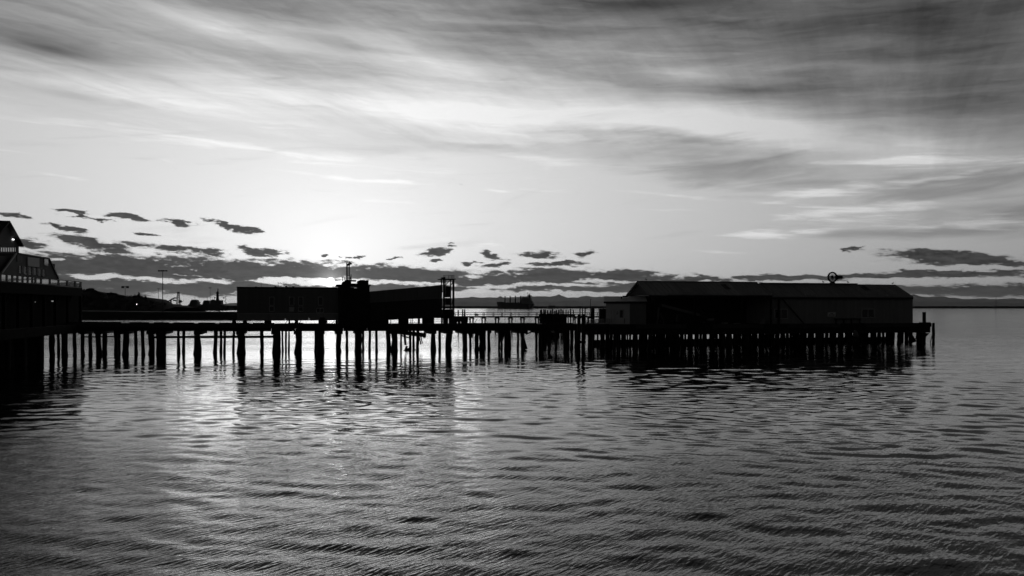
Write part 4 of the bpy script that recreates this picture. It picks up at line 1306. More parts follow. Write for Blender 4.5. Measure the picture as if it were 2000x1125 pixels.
# ---------------- hall with the roof rising to the right
h0 = 0.8
Hh = Thing('sloping_hall', 'dark hall with roofline rising to the right beside hopper tower', 'building', PF, (ps(790), 4, bz))
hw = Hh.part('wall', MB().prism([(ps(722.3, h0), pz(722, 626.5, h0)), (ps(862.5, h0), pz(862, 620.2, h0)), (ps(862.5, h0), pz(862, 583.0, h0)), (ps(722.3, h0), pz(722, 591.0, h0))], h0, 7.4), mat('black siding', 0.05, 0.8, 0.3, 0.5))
for i in range(6):
    a, b = 722.3 + i * 23.4, 722.3 + (i + 1) * 23.4
    ya, yb = 569.4 - (a - 722) * 0.0905, 569.4 - (b - 722) * 0.0905
    la, lb = 591.4 - (a - 722) * 0.06, 591.4 - (b - 722) * 0.06
    Hh.part('roof_sheet', MB().prism([(ps(a, h0 - .15), pz(a, la, h0)), (ps(b, h0 - .15) - 0.02, pz(b, lb, h0)), (ps(b, h0 - .15) - 0.02, pz(b, yb, h0)), (ps(a, h0 - .15), pz(a, ya, h0))], h0 - 0.15, 7.6), M_SIDING)
for a, b, y in ((722.3, 759, 634.3), (779, 798, 634), (817.6, 820.4, 634), (826, 848, 634), (867.6, 872, 634)):
    Hh.part('pier_wall', MB().box(ps(a, 1.2), ps(b, 1.2), 1.2, 2.2, bz - 0.05, pz(a, 620, 1.2)), M_IRON)
for px in (763, 802.5, 806, 864):
    Hh.part('pipe', MB().tube(PF.at(px, 634, 1.4), PF.at(px, 621, 1.4), 0.05, 0.05, 6), M_STEEL)
for a, b, y0, y1 in ((798, 817, 629.8, 630.5), (848, 867, 623.6, 624.2), (848, 867, 627.2, 627.9), (637, 660, 628.4, 628.9), (637, 660, 630.6, 631.1)):
    Hh.part('gap_rail', MB().bar(PF.at(a, y0, 5.0), PF.at(b, y0, 5.0), 0.045), M_STEEL)
rect(Hh, 'floor_beam', 722.3, 862, 620.4, 621.6, 0.9, 7.0, M_TIMBER)
rect(Hh, 'vent_pipe', 755.6, 758.0, 592.5, 625, h0 - 0.2, h0 - 0.02, M_STEEL)

# ---------------- open steel tower at the right end of the hall
st_ = Thing('steel_tower', 'open steel hoist tower with railed platform beside the sloping hall', 'tower', PF, (ps(874), 2, bz))
e0, e1 = 0.6, 3.2
for px, d, w in ((862.4, e1, 0.16), (867.0, e0, 0.26), (885.6, e0, 0.26), (880, e1, 0.16)):
    st_.part('leg', MB().bar(PF.at(px, 634 if d == e0 else 633, d), PF.at(px, 545.5, d), w), M_STEEL)
plat = st_.part('platform', MB().box(ps(860.4, e0), ps(890, e0), e0 - 0.3, e1 + 0.3, pz(874, 545.8, e0), pz(874, 544.2, e0)), M_STEEL)
for px in (866.2, 869, 876, 882, 884.4, 886.8):
    st_.part('rail_post', MB().tube(PF.at(px, 544.4, e0), PF.at(px, 537.6, e0), 0.03, 0.03, 6), M_STEEL, plat)
for py in (537.8, 541.2):
    st_.part('rail', MB().tube(PF.at(866, py, e0), PF.at(887, py, e0), 0.03, 0.03, 6), M_STEEL, plat)
st_.part('motor_housing', MB().box(ps(863.2, e0), ps(869.8, e0), e0, e0 + 1, pz(866, 544.2, e0), pz(866, 541.6, e0)), M_IRON, plat)
for (x0, y0, x1, y1) in ((867.6, 559, 879.5, 547.4), (870.4, 559, 870.4, 546), (880.2, 558, 880.2, 546), (881.2, 557, 885.4, 547.6), (867, 602.6, 885.4, 602.6), (868, 617.6, 884.6, 603.2), (861, 546, 864.4, 571), (885.4, 580, 882.2, 595), (867, 566.5, 872, 566.5)):
    st_.part('brace', MB().bar(PF.at(x0, y0, e0 + 0.1), PF.at(x1, y1, e0 + 0.1), 0.10), M_STEEL)
st_.part('hoist_cage', MB().box(ps(872, e0), ps(881.6, e0), e0 + 0.3, e1, pz(876, 580.4, e0), pz(876, 558.6, e0)), M_STEEL)
st_.part('hoist_cage', MB().box(ps(872.6, e0), ps(881.2, e0), e0 + 0.4, e1, pz(876, 595.6, e0), pz(876, 582, e0)), M_STEEL)
st_.part('lower_house', MB().box(ps(868.4, e0), ps(884.6, e0), e0 + 0.3, e1, pz(876, 622, e0), pz(876, 604, e0)), M_IRON)
for px, w in ((873, 5), (879, 3), (884.2, 4.4), (890.5, 5), (897.5, 4), (903, 3), (906.6, 1.2), (911.5, 4)):
    st_.part('foot_block', MB().box(ps(px - w / 2, 1.0), ps(px + w / 2, 1.0), 1.0, 1.6, bz - 0.2, pz(px, 622 if px < 889 else 626.5, 1.0)), M_TIMBER)
st_.part('apron', MB().box(ps(885.8, 1.0), ps(914, 1.0), 0.9, 2.2, pz(900, 628.2, 1.0), pz(900, 618.5, 1.0)), M_TIMBER)

# ---------------- long gabled shed
rB = 0.7          # front eave of the taller left half
zE, zR = pz(1268, 574.6, rB), pz(1244, 549.2, rB + 4.7)
half = 4.7
sL, sM = ps(1268, rB), ps(1509, rB)
shed = Thing('gabled_shed', 'long low gabled shed with open left half on the wharf', 'shed', PF, (ps(1500), 6, deck_right(1500)))
zd = deck_right(1400)


def gable_roof(sa, sb, dfront, hf, ze, zr, m, name, n, thick=0.14, rake_b=0.0):
    """two slopes made of n sheets each; front slope towards the viewer"""
    out = []
    for i in range(n):
        a, b = sa + (sb - sa) * i / n + 0.01, sa + (sb - sa) * (i + 1) / n - 0.01
        mmat = m if not isinstance(m, (list, tuple)) else m[i % len(m)]
        for side in (0, 1):
            y0 = dfront if side == 0 else dfront + 2 * hf
            o = shed.part(name, MB().prismx([(y0, ze), (dfront + hf, zr), (dfront + hf, zr - thick), (y0, ze - thick)], a, b), mmat)
            out.append(o)
    return out


gable_roof(sL, sM, rB, half, zE, zR, [M_ROOF, M_ROOF2], 'roof_sheet', 4)
for (sa, hh) in ((sL, 0.12),):
    # closed left gable triangle and barge boards
    shed.part('gable_wall', MB().prismx([(rB + 0.35, zE - 0.18), (rB + half, zR - 0.35), (rB + 2 * half - 0.35, zE - 0.18)], sa + 0.25, sa + 0.40), M_TIMBER)
    for y0 in (rB, rB + 2 * half):
        shed.part('barge_board', MB().prismx([(y0, zE + 0.015), (rB + half, zR + 0.015), (rB + half, zR - 0.24), (y0, zE - 0.24)], sa - 0.05, sa - 0.005), M_IRON)
shed.part('ridge_cap', MB().box(sL, ps(1489, rB + half), rB + half - 0.22, rB + half + 0.22, zR - 0.01, zR + 0.06), M_ROOF2)
shed.part('eave_beam', MB().box(sL + 0.05, sM, rB + 0.12, rB + 0.40, zE - 0.46, zE - 0.15), M_TIMBER)
shed.part('eave_beam', MB().box(sL + 0.05, sM, rB + 2 * half - 0.4, rB + 2 * half - 0.12, zE - 0.46, zE - 0.15), M_TIMBER)
for px in (1236, 1274.5, 1357, 1449, 1506):
    dd = rB + 0.26 if px > 1240 else rB + 8.6
    shed.part('post', MB().box(ps(px, dd) - 0.13, ps(px, dd) + 0.13, dd - 0.13, dd + 0.13, zd - 0.2, zE - 0.46), M_TIMBER)
shed.part('gutter', MB().tube((ps(1272, rB), rB - 0.08, zE - 0.12), (ps(1303, rB), rB - 0.08, zE - 0.13), 0.06, 0.06, 8), M_TRIM)
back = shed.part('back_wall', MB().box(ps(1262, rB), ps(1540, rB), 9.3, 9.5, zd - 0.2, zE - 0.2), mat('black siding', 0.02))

# right, closed half: a step lower
rC = 0.9
zE2 = pz(1640, 579.2, rC)
zR2 = pz(1640, 555.0, rC + 4.4)
sC, sD = ps(1508.6, rC) - 1.2, ps(1783.6, rC)
wC = rC + 0.55
for i in range(6):
    a, b = sC + (sD - sC) * i / 6 + 0.01, sC + (sD - sC) * (i + 1) / 6 - 0.01
    for side in (0, 1):
        y0 = rC if side == 0 else rC + 8.8
        shed.part('roof_sheet', MB().prismx([(y0, zE2), (rC + 4.4, zR2), (rC + 4.4, zR2 - 0.14), (y0, zE2 - 0.14)], a, b), M_ROOF2 if i % 2 else mat('patched roof metal', 0.30, 0.55, 0.25, 0.35, 0.1, spec=0.2))
shed.part('ridge_cap', MB().box(ps(1484, rC + 4.4), ps(1673, rC + 4.4), rC + 4.1, rC + 4.7, zR2 - 0.02, zR2 + 0.16), M_ROOF2)
for y0 in (rC, rC + 8.8):
    shed.part('barge_board', MB().prismx([(y0, zE2 + 0.015), (rC + 4.4, zR2 + 0.015), (rC + 4.4, zR2 - 0.22), (y0, zE2 - 0.22)], sD + 0.005, sD + 0.05), M_IRON)
shed.part('fascia', MB().box(sC, sD, rC + 0.02, rC + 0.10, zE2 - 0.42, zE2 - 0.14), M_IRON)
s0, s1 = ps(1508.5, wC), ps(1781.4, wC)
n = 14
fw = None
for i in range(n):
    a, b = s0 + (s1 - s0) * i / n + 0.006, s0 + (s1 - s0) * (i + 1) / n - 0.006
    p_ = shed.part('wall_panel', MB().box(a, b, wC + (0.012 if i % 2 else 0.0), wC + 0.15, zd - 0.15, zE2 - 0.16), M_SHED)
    fw = fw or p_
shed.part('end_wall', MB().prismx([(wC, zd - 0.15), (wC, zE2 - 0.18), (rC + 4.4, zR2 - 0.2), (rC + 8.3, zE2 - 0.18), (rC + 8.3, zd - 0.15)], s1 + 0.005, s1 + 0.15), M_SHED)
shed.part('end_wall', MB().prismx([(wC, zd - 0.15), (wC, zE2 - 0.18), (rC + 4.4, zR2 - 0.2), (rC + 8.3, zE2 - 0.18), (rC + 8.3, zd - 0.15)], s0 - 0.16, s0 - 0.005), M_SHED)
shed.part('rear_wall', MB().box(s0, s1, rC + 8.15, rC + 8.3, zd - 0.15, zE2 - 0.2), M_SHED)
win(shed, 1512, 1538.4, 603.4, 622.6, wC - 0.02, None, panes=2, fw=0.11)
win(shed, 1682.4, 1707.4, 603.0, 620.8, wC - 0.02, None, panes=2, fw=0.11)
shed.part('door_post', MB().box(ps(1522.6, rC) - 0.13, ps(1522.6, rC) + 0.13, rC + 0.1, rC + 0.36, zd, zE2 - 0.14), M_TIMBER)
shed.part('lintel', MB().box(ps(1505, rC), ps(1526, rC), rC + 0.1, rC + 0.3, pz(1515, 583, rC), pz(1515, 578.6, rC)), M_IRON)
shed.part('diagonal_brace', MB().bar(PF.at(1526, 582, rC + 0.2), PF.at(1570, 632, rC + 0.2), 0.16), M_IRON)
sg = shed.part('notice_sign', MB().box(ps(1616.2, wC), ps(1631.6, wC), wC - 0.06, wC - 0.02, pz(1624, 618.0, wC), pz(1624, 610.0, wC)), M_WHITE, label='pale notice board with dark lines of lettering')
for (a, b, c, e) in ((1621.4, 1626.4, 611.3, 612.7), (1618.4, 1629.6, 613.4, 614.5), (1618.4, 1629.8, 615.6, 616.8)):
    x_ = a
    while x_ < b - 0.3:
        q = min(b, x_ + random.uniform(1.0, 2.2))
        shed.part('lettering', MB().box(ps(x_, wC), ps(q, wC) - 0.02, wC - 0.066, wC - 0.061, pz(1624, e, wC), pz(1624, c, wC)), M_LETTER, sg)
        x_ = q + 0.25
shed.part('bench_rail', MB().box(ps(1628, wC), ps(1678, wC), wC - 0.5, wC - 0.1, pz(1650, 623.8, wC), pz(1650, 621.8, wC)), M_TIMBER)
for px in (1630, 1645, 1660, 1676):
    shed.part('bench_leg', MB().box(ps(px, wC), ps(px + 1.2, wC), wC - 0.45, wC - 0.15, zd - 0.1, pz(1650, 623.8, wC)), M_TIMBER)

# standing seams and a few odd patches on the front slopes
for i in range(26):
    a = sL + (sM - sL) * (i + 0.5) / 26
    shed.part('roof_seam', MB().bar((a, rB + 0.02, zE + 0.03), (a, rB + half - 0.25, zR - 0.08), 0.05, 0.06), M_ROOF2 if i % 3 else M_ROOF)
for i in range(38):
    a = sC + 1.3 + (sD - sC - 1.4) * (i + 0.5) / 38
    shed.part('roof_seam', MB().bar((a, rC + 0.02, zE2 + 0.03), (a, rC + 4.1, zR2 - 0.10), 0.05, 0.06), M_ROOF if i % 4 else M_ROOF2)
for px, w_, f0, f1 in ((1330, 1.3, 0.15, 0.5), (1415, 0.9, 0.4, 0.8), (1560, 1.8, 0.1, 0.45), (1690, 1.2, 0.5, 0.9), (1735, 0.8, 0.2, 0.6)):
    L_ = px < 1500
    y0, hf, z0, z1 = (rB, half, zE, zR) if L_ else (rC, 4.4, zE2, zR2)
    a = ps(px, y0 + hf / 2)
    shed.part('roof_patch', MB().prismx([(y0 + hf * f0, z0 + (z1 - z0) * f0 + 0.012), (y0 + hf * f1, z0 + (z1 - z0) * f1 + 0.012), (y0 + hf * f1, z0 + (z1 - z0) * f1 + 0.035), (y0 + hf * f0, z0 + (z1 - z0) * f0 + 0.035)], a, a + w_), M_STEEL if px in (1415, 1690) else M_PANEL)

# ---------------- pale office built on to the shed (set square to the sight line, not to the pier)
_p = PF.world(*PF.at(1183.4, 633.6, 2.3))
OF = Frame(_p.x, _p.y, -7.0)
os_, oz_ = OF.s, OF.z
off = Thing('pale_office', 'small pale office with door and window at the left end of shed', 'building', OF, (os_(1205), 2, oz_(1205, 633.6)))
zo = oz_(1205, 633.8)
zt = oz_(1205, 590.4)


def orect(name, px0, px1, py0, py1, d0, d1, m, parent=None):
    pm = (px0 + px1) / 2
    return off.part(name, MB().box(os_(px0, d0), os_(px1, d0), d0, d1, oz_(pm, py1, d0), oz_(pm, py0, d0)), m, parent)


ow = off.part('wall', MB().prismx([(0, zo), (0, zt), (5.5, zt + 0.75), (5.5, zo)], os_(1183.4), os_(1230)), M_OFFICE)
off.part('side_wall', MB().prismx([(0.05, zo), (0.05, zt), (5.5, zt + 0.75), (5.5, zo)], os_(1230) + 0.01, os_(1262)), M_SIDING)
orf = off.part('roof', MB().prismx([(-0.4, zt - 0.05), (-0.4, zt + 0.12), (5.9, zt + 1.0), (5.9, zt + 0.83)], os_(1179.4), os_(1264)), M_ROOF)
off.part('eave_board', MB().box(os_(1179.2), os_(1264), -0.45, -0.405, zt - 0.16, zt + 0.13), M_IRON, orf)
off.part('roof_pipe', MB().tube(OF.at(1214, 587, 3), OF.at(1214, 578.8, 3), 0.10, 0.10, 8), M_IRON, orf)
orect('roof_cowl', 1216, 1227.6, 577.6, 579.8, 3, 4, M_IRON, orf)
dr = orect('door', 1194.6, 1198.8, 605.8, 630.6, -0.05, -0.01, M_WHITE)
off.part('door_frame', MB().box(os_(1193.9), os_(1194.5), -0.07, -0.004, oz_(1196, 630.8), oz_(1196, 605)).box(os_(1198.9), os_(1199.5), -0.07, -0.004, oz_(1196, 630.8), oz_(1196, 605)), M_TRIM, dr)
sg = orect('notice_sign', 1203.2, 1208.0, 607.4, 615.4, -0.06, -0.02, M_WHITE)
for y0, y1, a, b in ((608.3, 609.6, 1204.8, 1206.4), (610.6, 611.3, 1203.8, 1207.4), (612.0, 612.7, 1203.8, 1207.4), (613.4, 614.1, 1203.8, 1207.0)):
    orect('lettering', a, b, y0, y1, -0.068, -0.062, M_LETTER, sg)
win(off, 1209.8, 1217.4, 605.4, 621.0, 0.0, None, panes=1, fr=OF)
orect('awning', 1210.6, 1217.8, 604.2, 605.2, -0.3, -0.01, M_TRIM)
off.part('downpipe', MB().tube(OF.at(1219.8, 632, -0.06), OF.at(1219.8, 622, -0.06), 0.04, 0.04, 6), M_STEEL)
orect('wall_lamp', 1190.2, 1191.0, 607.6, 609.5, -0.14, -0.01, M_TRIM)

# ---------------- gear on the wharf
POTS = [(1146.0, 1155.6, 625.2, 'leftmost wire crab pot in the row before the office'), (1157.2, 1166.6, 624.0, 'second wire crab pot in the row before the office'), (1168.2, 1177.6, 623.4, 'third wire crab pot in the row before the office'),
        (1179.0, 1190.6, 623.0, 'last wire crab pot beside the office door')]
for a, b, top, lab in POTS:
    f0 = 0.9
    s0, s1 = ps(a, f0), ps(b, f0)
    z0, z1 = deck_right(a) - 0.0, pz(a, top, f0)
    th = Thing('crab_pot', lab, 'crab pot', PF, ((s0 + s1) / 2, f0 + 0.4, z0), group='crab pots in a row on the wharf')
    mb = MB()
    for y in (f0, f0 + 0.8):
        for zz in (z0 + 0.03, z1):
            mb.bar((s0, y, zz), (s1, y, zz), 0.06)
        for x_ in (s0, s1):
            mb.bar((x_, y, z0), (x_, y, z1), 0.06)
    for x_ in (s0, s1):
        for zz in (z0 + 0.03, z1):
            mb.bar((x_, f0, zz), (x_, f0 + 0.8, zz), 0.06)
    th.part('frame', mb, M_NET)
    mb = MB()
    for i in range(1, 6):
        x_ = s0 + (s1 - s0) * i / 6
        mb.bar((x_, f0, z0), (x_, f0, z1), 0.018).bar((x_, f0 + 0.8, z0), (x_, f0 + 0.8, z1), 0.018).bar((x_, f0, z1), (x_, f0 + 0.8, z1), 0.018)
    for i in range(1, 5):
        zz = z0 + (z1 - z0) * i / 5
        mb.bar((s0, f0, zz), (s1, f0, zz), 0.018).bar((s0, f0 + 0.8, zz), (s1, f0 + 0.8, zz), 0.018)
    th.part('netting', mb, M_NET)
    th.part('buoy', MB().loft([((s0 + 0.3, f0 + 0.4, z0 + 0.1), 0.03, 0.03, (0, 0, 1)), ((s0 + 0.3, f0 + 0.4, z0 + 0.17), 0.11, 0.11, (0, 0, 1)), ((s0 + 0.3, f0 + 0.4, z0 + 0.3), 0.11, 0.11, (0, 0, 1)), ((s0 + 0.3, f0 + 0.4, z0 + 0.38), 0.03, 0.03, (0, 0, 1))], 8), M_FLOAT)

# boom loader parked under the open half of the shed
g0 = 1.6
b = PF.at(1290, 634, g0)
ld = Thing('boom_loader', 'boom loader with long sloping arm parked under the open shed', 'loader', PF, (b[0], g0, deck_right(1290)))
ld.part('boom', MB().bar(PF.at(1290, 595.5, g0), PF.at(1366, 615.0, g0), 0.34, 0.40), mat('loader paint', 0.16, 0.6, 0.25, 1.0))
ld.part('inner_boom', MB().bar(PF.at(1362, 614.2, g0), PF.at(1378, 618.2, g0), 0.22, 0.28), M_STEEL)
ld.part('boom_head', MB().loft([(PF.at(1289.5, 596.5, g0 - .2), .3, .3, (0, 1, 0)), (PF.at(1289.5, 596.5, g0 + .2), .3, .3, (0, 1, 0))], 12), M_STEEL)
ld.part('mast', MB().bar(PF.at(1286.5, 600, g0), PF.at(1283.5, 633, g0), 0.24), mat('loader paint', 0.16))
ld.part('strut', MB().bar(PF.at(1290, 612, g0), PF.at(1297, 632, g0), 0.12), mat('loader paint', 0.16))
ld.part('counterweight', MB().box(ps(1324, g0), ps(1352, g0), g0 - .4, g0 + .8, deck_right(1340) + 0.3, pz(1340, 615, g0)), M_IRON)
for px in (1290, 1332, 1346):
    w = ld.part('wheel', MB().tube(PF.at(px, 627.6, g0 - 0.35), PF.at(px, 627.6, g0 - 0.05), 0.44, 0.44, 16), M_IRON)
    ld.part('hub', MB().tube(PF.at(px, 627.6, g0 - 0.37), PF.at(px, 627.6, g0 - 0.36), 0.16, 0.16, 10), M_STEEL, w)
TOTES = [(1384.2, 1394.6, 621.8, 626.0, 1.6, 'pale tote lying high on the dark stack under the shed'), (1413.2, 1421.6, 629.8, 635.4, 1.2, 'pale square tote left of the flat one under the shed'), (1438.0, 1448.4, 631.2, 635.6, 1.2, 'flat pale tote near the middle shed post'),
         (1486.4, 1495.0, 623.0, 634.4, 1.4, 'tall dim tote stack near the open shed end')]
for a, b, y0, y1, d, lab in TOTES:
    s0, s1 = ps(a, d), ps(b, d)
    z0, z1 = (pz(a, y1, d) if y1 < 630 else deck_right(a)), pz(a, y0, d)
    th = Thing('fish_tote', lab, 'tote', PF, ((s0 + s1) / 2, d + 0.4, z0), group='fish totes under the shed')
    mb = MB()
    t_ = 0.04
    mb.box(s0, s1, d, d + t_, z0, z1).box(s0, s1, d + 0.8 - t_, d + 0.8, z0, z1).box(s0, s0 + t_, d + t_, d + 0.8 - t_, z0, z1).box(s1 - t_, s1, d + t_, d + 0.8 - t_, z0, z1).box(s0 + t_, s1 - t_, d + t_, d + 0.8 - t_, z0, z0 + t_)
    th.part('tub', mb, mat('tote plastic', 0.20, 0.6, 0.2, 1.0))
    th.part('rim', MB().box(s0 - 0.03, s1 + 0.03, d - 0.03, d - 0.002, z1 - 0.07, z1 + 0.01), mat('tote plastic', 0.20))
th = Thing('pallet_stack', 'dark pallet stack under the pale tote in the open shed', 'pallets', PF, (ps(1389, 1.6), 2, deck_right(1389)))
zt_ = pz(1389, 626.05, 1.6)
zz = deck_right(1389)
while zz + 0.12 < zt_:
    mb = MB()
    for i in range(5):
        a = ps(1383, 1.6) + i * 0.2
        mb.box(a, a + 0.15, 1.5, 2.6, zz + 0.09, zz + 0.115)
    for y in (1.5, 2.0, 2.5):
        mb.box(ps(1383, 1.6), ps(1383, 1.6) + 0.95, y, y + 0.1, zz, zz + 0.09)
    th.part('pallet', mb, M_TIMBER)
    zz += 0.125

# ---------------- spoked ring ventilator on the roof
v0 = rC + 4.4
vc = PF.at(1625.8, 541.4, v0)
vt = Thing('ring_ventilator', 'round spoked ring with a short horn standing on the shed ridge', 'ventilator', PF, (vc[0], v0, zR2))
R = 10.4 / PF.ppm(1626, v0)


def torus(c, R, r, n=36, m=8):
    mb = MB()
    for i in range(n):
        a = 2 * math.pi * i / n
        for j in range(m):
            q = 2 * math.pi * j / m
            rr_ = R + r * math.cos(q)
            mb.v.append((c[0] + rr_ * math.cos(a), c[1] + r * math.sin(q) * 2.0, c[2] + rr_ * math.sin(a)))
    for i in range(n):
        for j in range(m):
            mb.f.append((i * m + j, ((i + 1) % n) * m + j, ((i + 1) % n) * m + (j + 1) % m, i * m + (j + 1) % m))
    return mb


vt.part('rim', torus(vc, R * 0.90, R * 0.12), M_IRON, smooth_=True)
vt.part('hub', MB().tube((vc[0], v0 - 0.18, vc[2]), (vc[0], v0 + 0.18, vc[2]), R * 0.13, R * 0.13, 12), M_IRON)
for i in range(22):
    a = 2 * math.pi * i / 22 + 0.07
    vt.part('spoke', MB().bar((vc[0] + R * 0.1 * math.cos(a), v0, vc[2] + R * 0.1 * math.sin(a)), (vc[0] + R * 0.82 * math.cos(a), v0, vc[2] + R * 0.82 * math.sin(a)), 0.045), M_IRON)
vt.part('crossbar', MB().box(vc[0] - R * .82, vc[0] + R * .82, v0 - 0.04, v0 + 0.04, vc[2] - 0.045, vc[2] + 0.03), M_IRON)
k = 1 / PF.ppm(1626, v0)
vt.part('horn', MB().loft([((vc[0] + k * x_, v0, vc[2] - k * y_), k * w_, k * w_, (1, 0, 0)) for x_, y_, w_ in ((9.1, 0.2, 5.6), (9.8, 0.2, 4.9), (11.0, 0.1, 4.0), (13.0, 0.0, 3.5), (16.0, 0.0, 3.3), (20.8, 0.0, 3.3), (21.6, 0.0, 2.9))], 14), M_IRON, smooth_=True)
vt.part('base', MB().box(vc[0] - 0.35, vc[0] + 0.35, v0 - 0.3, v0 + 0.3, zR2 + 0.1, vc[2] - R * 0.96), M_IRON)

# ---------------- gulls on the ridge
def gull(px, d, zr, face, label):
    c = (ps(px, d), d, zr)
    th = Thing('gull', label, 'bird', PF, c, group='gulls on the shed roof')
    f = face
    x, z = c[0], c[2]
    rings = [((x - f * .30, d, z + .20), .012, .008, (f, 0, 0)), ((x - f * .20, d, z + .20), .045, .03, (f, 0, 0)), ((x - f * .08, d, z + .20), .085, .075, (f, 0, .1)), ((x + f * .05, d, z + .21), .09, .09, (f, 0, .3)),
             ((x + f * .13, d, z + .26), .065, .065, (f, 0, .8)), ((x + f * .155, d, z + .32), .045, .045, (f, 0, 1)), ((x + f * .17, d, z + .37), .052, .052, (f, 0, .7)), ((x + f * .215, d, z + .39), .042, .04, (f, 0, 0.1)),
             ((x + f * .25, d, z + .385), .016, .018, (f, 0, -.1)), ((x + f * .305, d, z + .375), .006, .007, (f, 0, -.1))]
    th.part('body', MB().loft(rings, 10), M_FEATHER, smooth_=True)
    for sy in (-0.035, 0.035):
        th.part('leg', MB().tube((x + f * .0, d + sy, z), (x + f * .01, d + sy, z + .14), .010, .010, 6), M_STEEL)


gull(1262, rB + half, zR + 0.06, -1, 'gull standing near the left gable of the shed roof')
gull(1608, v0, zR2 + 0.16, -1, 'gull standing just left of the spoked ring on the roof')
gull(1656.5, v0, zR2 + 0.16, -1, 'gull standing just right of the spoked ring on the roof')
gull(1743.5, v0, zR2 + 0.015, 1, 'gull standing at the right end of the shed ridge')


# ------------------------------------------------------------------ waterfront lodge at the left edge
LF = Frame(-51.4, 80.0, 103.2)     # s runs away along the deck edge, d to the left
ls, lz = LF.s, LF.z
base_z = 4.1
lo = Thing('waterfront_lodge', 'big gabled waterfront lodge with window rows at the left edge', 'building', LF, (12.0, 8.0, base_z))
w0 = 3.2
P_ = lambda px, py, d=w0: (LF.s(px, d), LF.z(px, py, d))
# sloping-ended window storey, face towards the water
face = [P_(2, 533.5), P_(31, 494.4), P_(95, 505.2), P_(113.4, 544), P_(113.4, 552), P_(-14, 534)]
body = lo.part('sloping_storey', MB().prism(face, w0, w0 + 14), M_LODGE)
lo.part('parapet_cap', MB().bar((*P_(33, 494.6)[:1], w0, P_(33, 494.6)[1]), (P_(95, 505.2)[0], w0, P_(95, 505.2)[1]), 0.25, 0.16), M_IRON)
lo.part('raking_board', MB().bar((P_(2, 533.5)[0], w0 - .05, P_(2, 533.5)[1]), (P_(31, 494.4)[0], w0 - .05, P_(31, 494.4)[1]), 0.14, 0.2), M_TRIM)
lo.part('raking_board', MB().bar((P_(113.4, 544)[0], w0 - .05, P_(113.4, 544)[1]), (P_(95, 505.2)[0], w0 - .05, P_(95, 505.2)[1]), 0.14, 0.2), M_IRON)


def lrect(name, px0, px1, y0, y1, slope, d, dd, m, parent=None, label=None):
    """a piece on the face at depth d whose top and bottom follow the falling perspective lines"""
    a, b = LF.s(px0, d), LF.s(px1, d)
    pts = [(a, LF.z(px0, y1, d)), (b, LF.z(px1, y1 + slope, d)), (b, LF.z(px1, y0 + slope, d)), (a, LF.z(px0, y0, d))]
    return lo.part(name, MB().prism(pts, d - dd, d - 0.005), m, parent, label)


lrect('awning_panel', 52.6, 75.4, 502.0, 519.4, 2.4, w0, 0.10, M_PALE, body, 'pale blank panel on the upper wall')
lrect('roof_notch', 32.5, 40.0, 494.9, 510.5, 1.0, w0, 0.06, M_IRON, body)
lrect('loft_window', 86, 93.4, 503.8, 518.2, 1.0, w0, 0.06, M_GLASS, body)
M_BACKLIT = M_CLEAR
for i, (a, b) in enumerate(((36.0, 41.0), (45.4, 51.0), (54.8, 60.4), (64.6, 70.0), (73.6, 79.0), (82.6, 87.0))):
    sl = (b - a) * 0.17
    y0 = 519.2 + (a - 36) * 0.135
    fr_ = lrect('window', a, b, y0, y0 + 14.2, sl, w0, 0.05, M_MIRROR, body)
    lrect('shutter', b, b + 3.4, y0 - 0.3, y0 + 14.4, 0.5, w0, 0.09, M_IRON, fr_)
# gabled upper block set behind, its ridge running away to the left
g0 = 6.5
G_ = lambda px, py, d=g0: (LF.s(px, d), LF.z(px, py, d))
ap, er = G_(11.6, 434.4), G_(38.6, 482.0)
el = (2 * ap[0] - er[0], er[1])
lo.part('upper_gable', MB().prism([el, (el[0], el[1] - 2.6), (er[0] - 0.3, er[1] - 2.6), (er[0] - 0.3, er[1]), (ap[0], ap[1] - 0.1), ], g0, g0 + 12), M_LODGE)
for (q0, q1) in ((el, ap), (ap, er)):
    lo.part('roof_slope', MB().prism([q0, q1, (q1[0], q1[1] + 0.22), (q0[0], q0[1] + 0.22)], g0 - 0.45, g0 + 13), M_LODGE2)
for i in range(7):
    a = 0.6 + i * 4.6
    pa, pb = G_(a, 483.4), G_(a + 2.6, 491.6)
    lo.part('clerestory_window', MB().box(pa[0], pb[0], g0 - 0.06, g0 - 0.01, pb[1], pa[1]), M_MIRROR)
lp = G_(24.2, 467.6)
lo.part('wall_lamp', MB().box(lp[0] - 0.16, lp[0] + 0.16, g0 - 0.14, g0 - 0.02, lp[1] - 0.05, lp[1] + 0.04), M_LAMP)
lo.part('eave_block', MB().prism([G_(30, 482), G_(34.6, 482.4), G_(34.6, 494), G_(30, 493)], g0 - 0.1, g0 + 10), M_LODGE2)
# lower storey and deck
E_ = lambda px, py, d=0.0: (LF.s(px, d), LF.z(px, py, d))
zdk = LF.z(160, 562.4, 0.0)
sA, sB = LF.s(-60, 0.0), LF.s(161, 0.0)
lo.part('deck_slab', MB().box(sA, sB, 0.0, 16.0, zdk - 1.1, zdk), M_CREO)
lo.part('lower_storey', MB().box(sA, LF.s(112, w0), w0 + 0.3, 16.0, zdk + 0.02, zdk + 3.2), M_LODGE2)
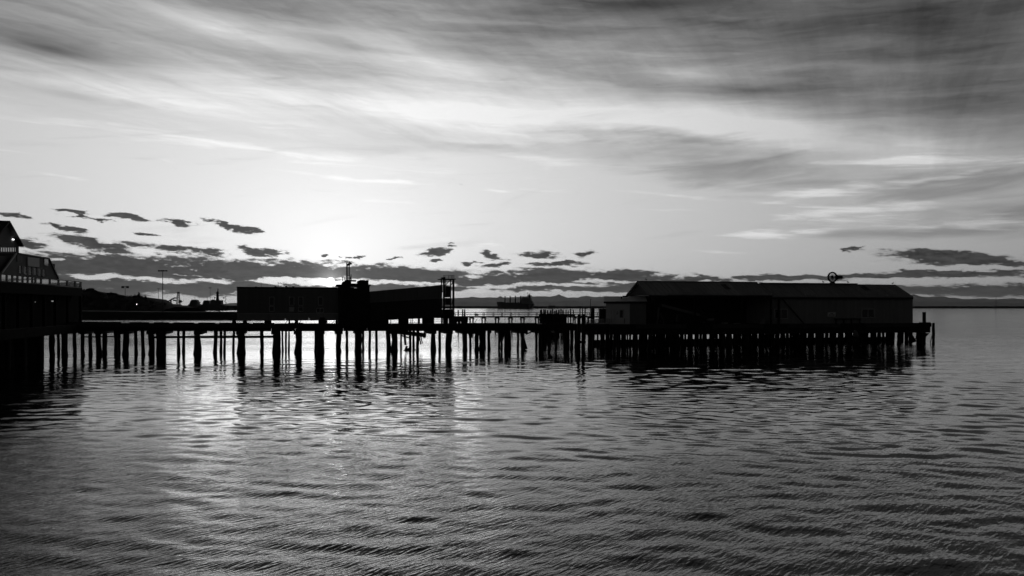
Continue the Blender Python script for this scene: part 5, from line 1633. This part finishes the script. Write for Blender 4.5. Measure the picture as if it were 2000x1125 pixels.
# balustrade: posts, rails and panes
rail_h = LF.z(160, 550.4, 0.0)
lo.part('rail', MB().box(LF.s(-30, 0), sB, 0.02, 0.16, rail_h - 0.08, rail_h), M_LODGE)
lo.part('rail', MB().box(LF.s(-30, 0), sB, 0.02, 0.16, zdk + 0.03, zdk + 0.12), M_LODGE)
pxs = [-12, 4, 16, 27, 37, 47, 57, 66, 72, 83, 100, 117, 134, 149.5, 160]
for a, b in zip(pxs, pxs[1:]):
    lo.part('baluster', MB().box(LF.s(b - 3.2, 0), LF.s(b, 0), 0.03, 0.14, zdk + 0.12, rail_h - 0.08), M_IRON)
    lo.part('pane', MB().box(LF.s(a, 0) + 0.02, LF.s(b - 3.2, 0) - 0.02, 0.07, 0.09, zdk + 0.12, rail_h - 0.08), M_MIRROR)
# undercroft: near-black block put in for its shade, posts and knee braces
lo.part('undercroft_shade_block', MB().box(sA, LF.s(157, 1.0), 1.0, 15.0, base_z, zdk - 1.1), M_CREO)
for px in (8, 36, 62, 86, 108, 132, 157):
    s_ = LF.s(px, 0.6)
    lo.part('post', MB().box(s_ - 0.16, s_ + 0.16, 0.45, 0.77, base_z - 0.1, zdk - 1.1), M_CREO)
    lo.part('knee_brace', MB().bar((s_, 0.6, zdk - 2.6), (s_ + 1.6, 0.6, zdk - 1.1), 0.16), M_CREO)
for px, py in ((65.0, 589.6), (102.5, 588.2)):
    q = E_(px, py, 0.9)
    lo.part('undercroft_lamp', MB().box(q[0] - 0.25, q[0] + 0.25, 0.75, 0.95, q[1] - 0.06, q[1] + 0.06), emit('dim lamp', 0.25))

# wharf that carries the lodge
lw = Thing('lodge_wharf', 'dark wharf on piles under the lodge at the left edge', 'pier', LF, (12.0, 8.0, 0.0))
s_ = sA
while s_ < LF.s(160, 0.0) - 0.5:
    e_ = min(s_ + 3.0, LF.s(160, 0.0))
    lw.part('deck_panel', MB().box(s_, e_ - 0.03, -0.4, 18.0, base_z - 0.45, base_z), M_CREO)
    lw.part('fascia_board', MB().box(s_, e_ - 0.04, -0.62, -0.42, base_z - 1.0, base_z + 0.03), M_CREO)
    s_ = e_
lw.part('bulkhead', MB().box(sA, LF.s(88, 1.5), 1.6, 2.0, -1.2, base_z - 0.46), M_CREO)
s_ = sA
i = 0
while s_ < LF.s(150, 0.0):
    lw.place('pile', PILES[i % 6], None, loc=(s_, -0.1 + 0.4 * (i % 3), -1.2), rot=(0, 0, i), scale=(0.24, 0.24, base_z + 0.2))
    s_ += (1.1, 1.6, 1.3, 2.0)[i % 4]
    i += 1


# ------------------------------------------------------------------ sea haze over the whole scene
mb = MB().box(-80000, 90000, -400, 60500, -3.0, 900.0)
hz = Thing('haze', 'thin pale sea haze over the strait', None, WF, (0, 0, 0), kind='stuff', mb=mb, m=None or bpy.data.materials.new('sea haze'))
m = hz.o.data.materials[0]
m.use_nodes = True
t = m.node_tree
t.nodes.clear()
o_ = t.nodes.new('ShaderNodeOutputMaterial')
v_ = t.nodes.new('ShaderNodeVolumePrincipled')
v_.inputs['Color'].default_value = (0.9, 0.9, 0.9, 1)
v_.inputs['Density'].default_value = 0.000012
v_.inputs['Anisotropy'].default_value = 0.45
t.links.new(v_.outputs[0], o_.inputs['Volume'])
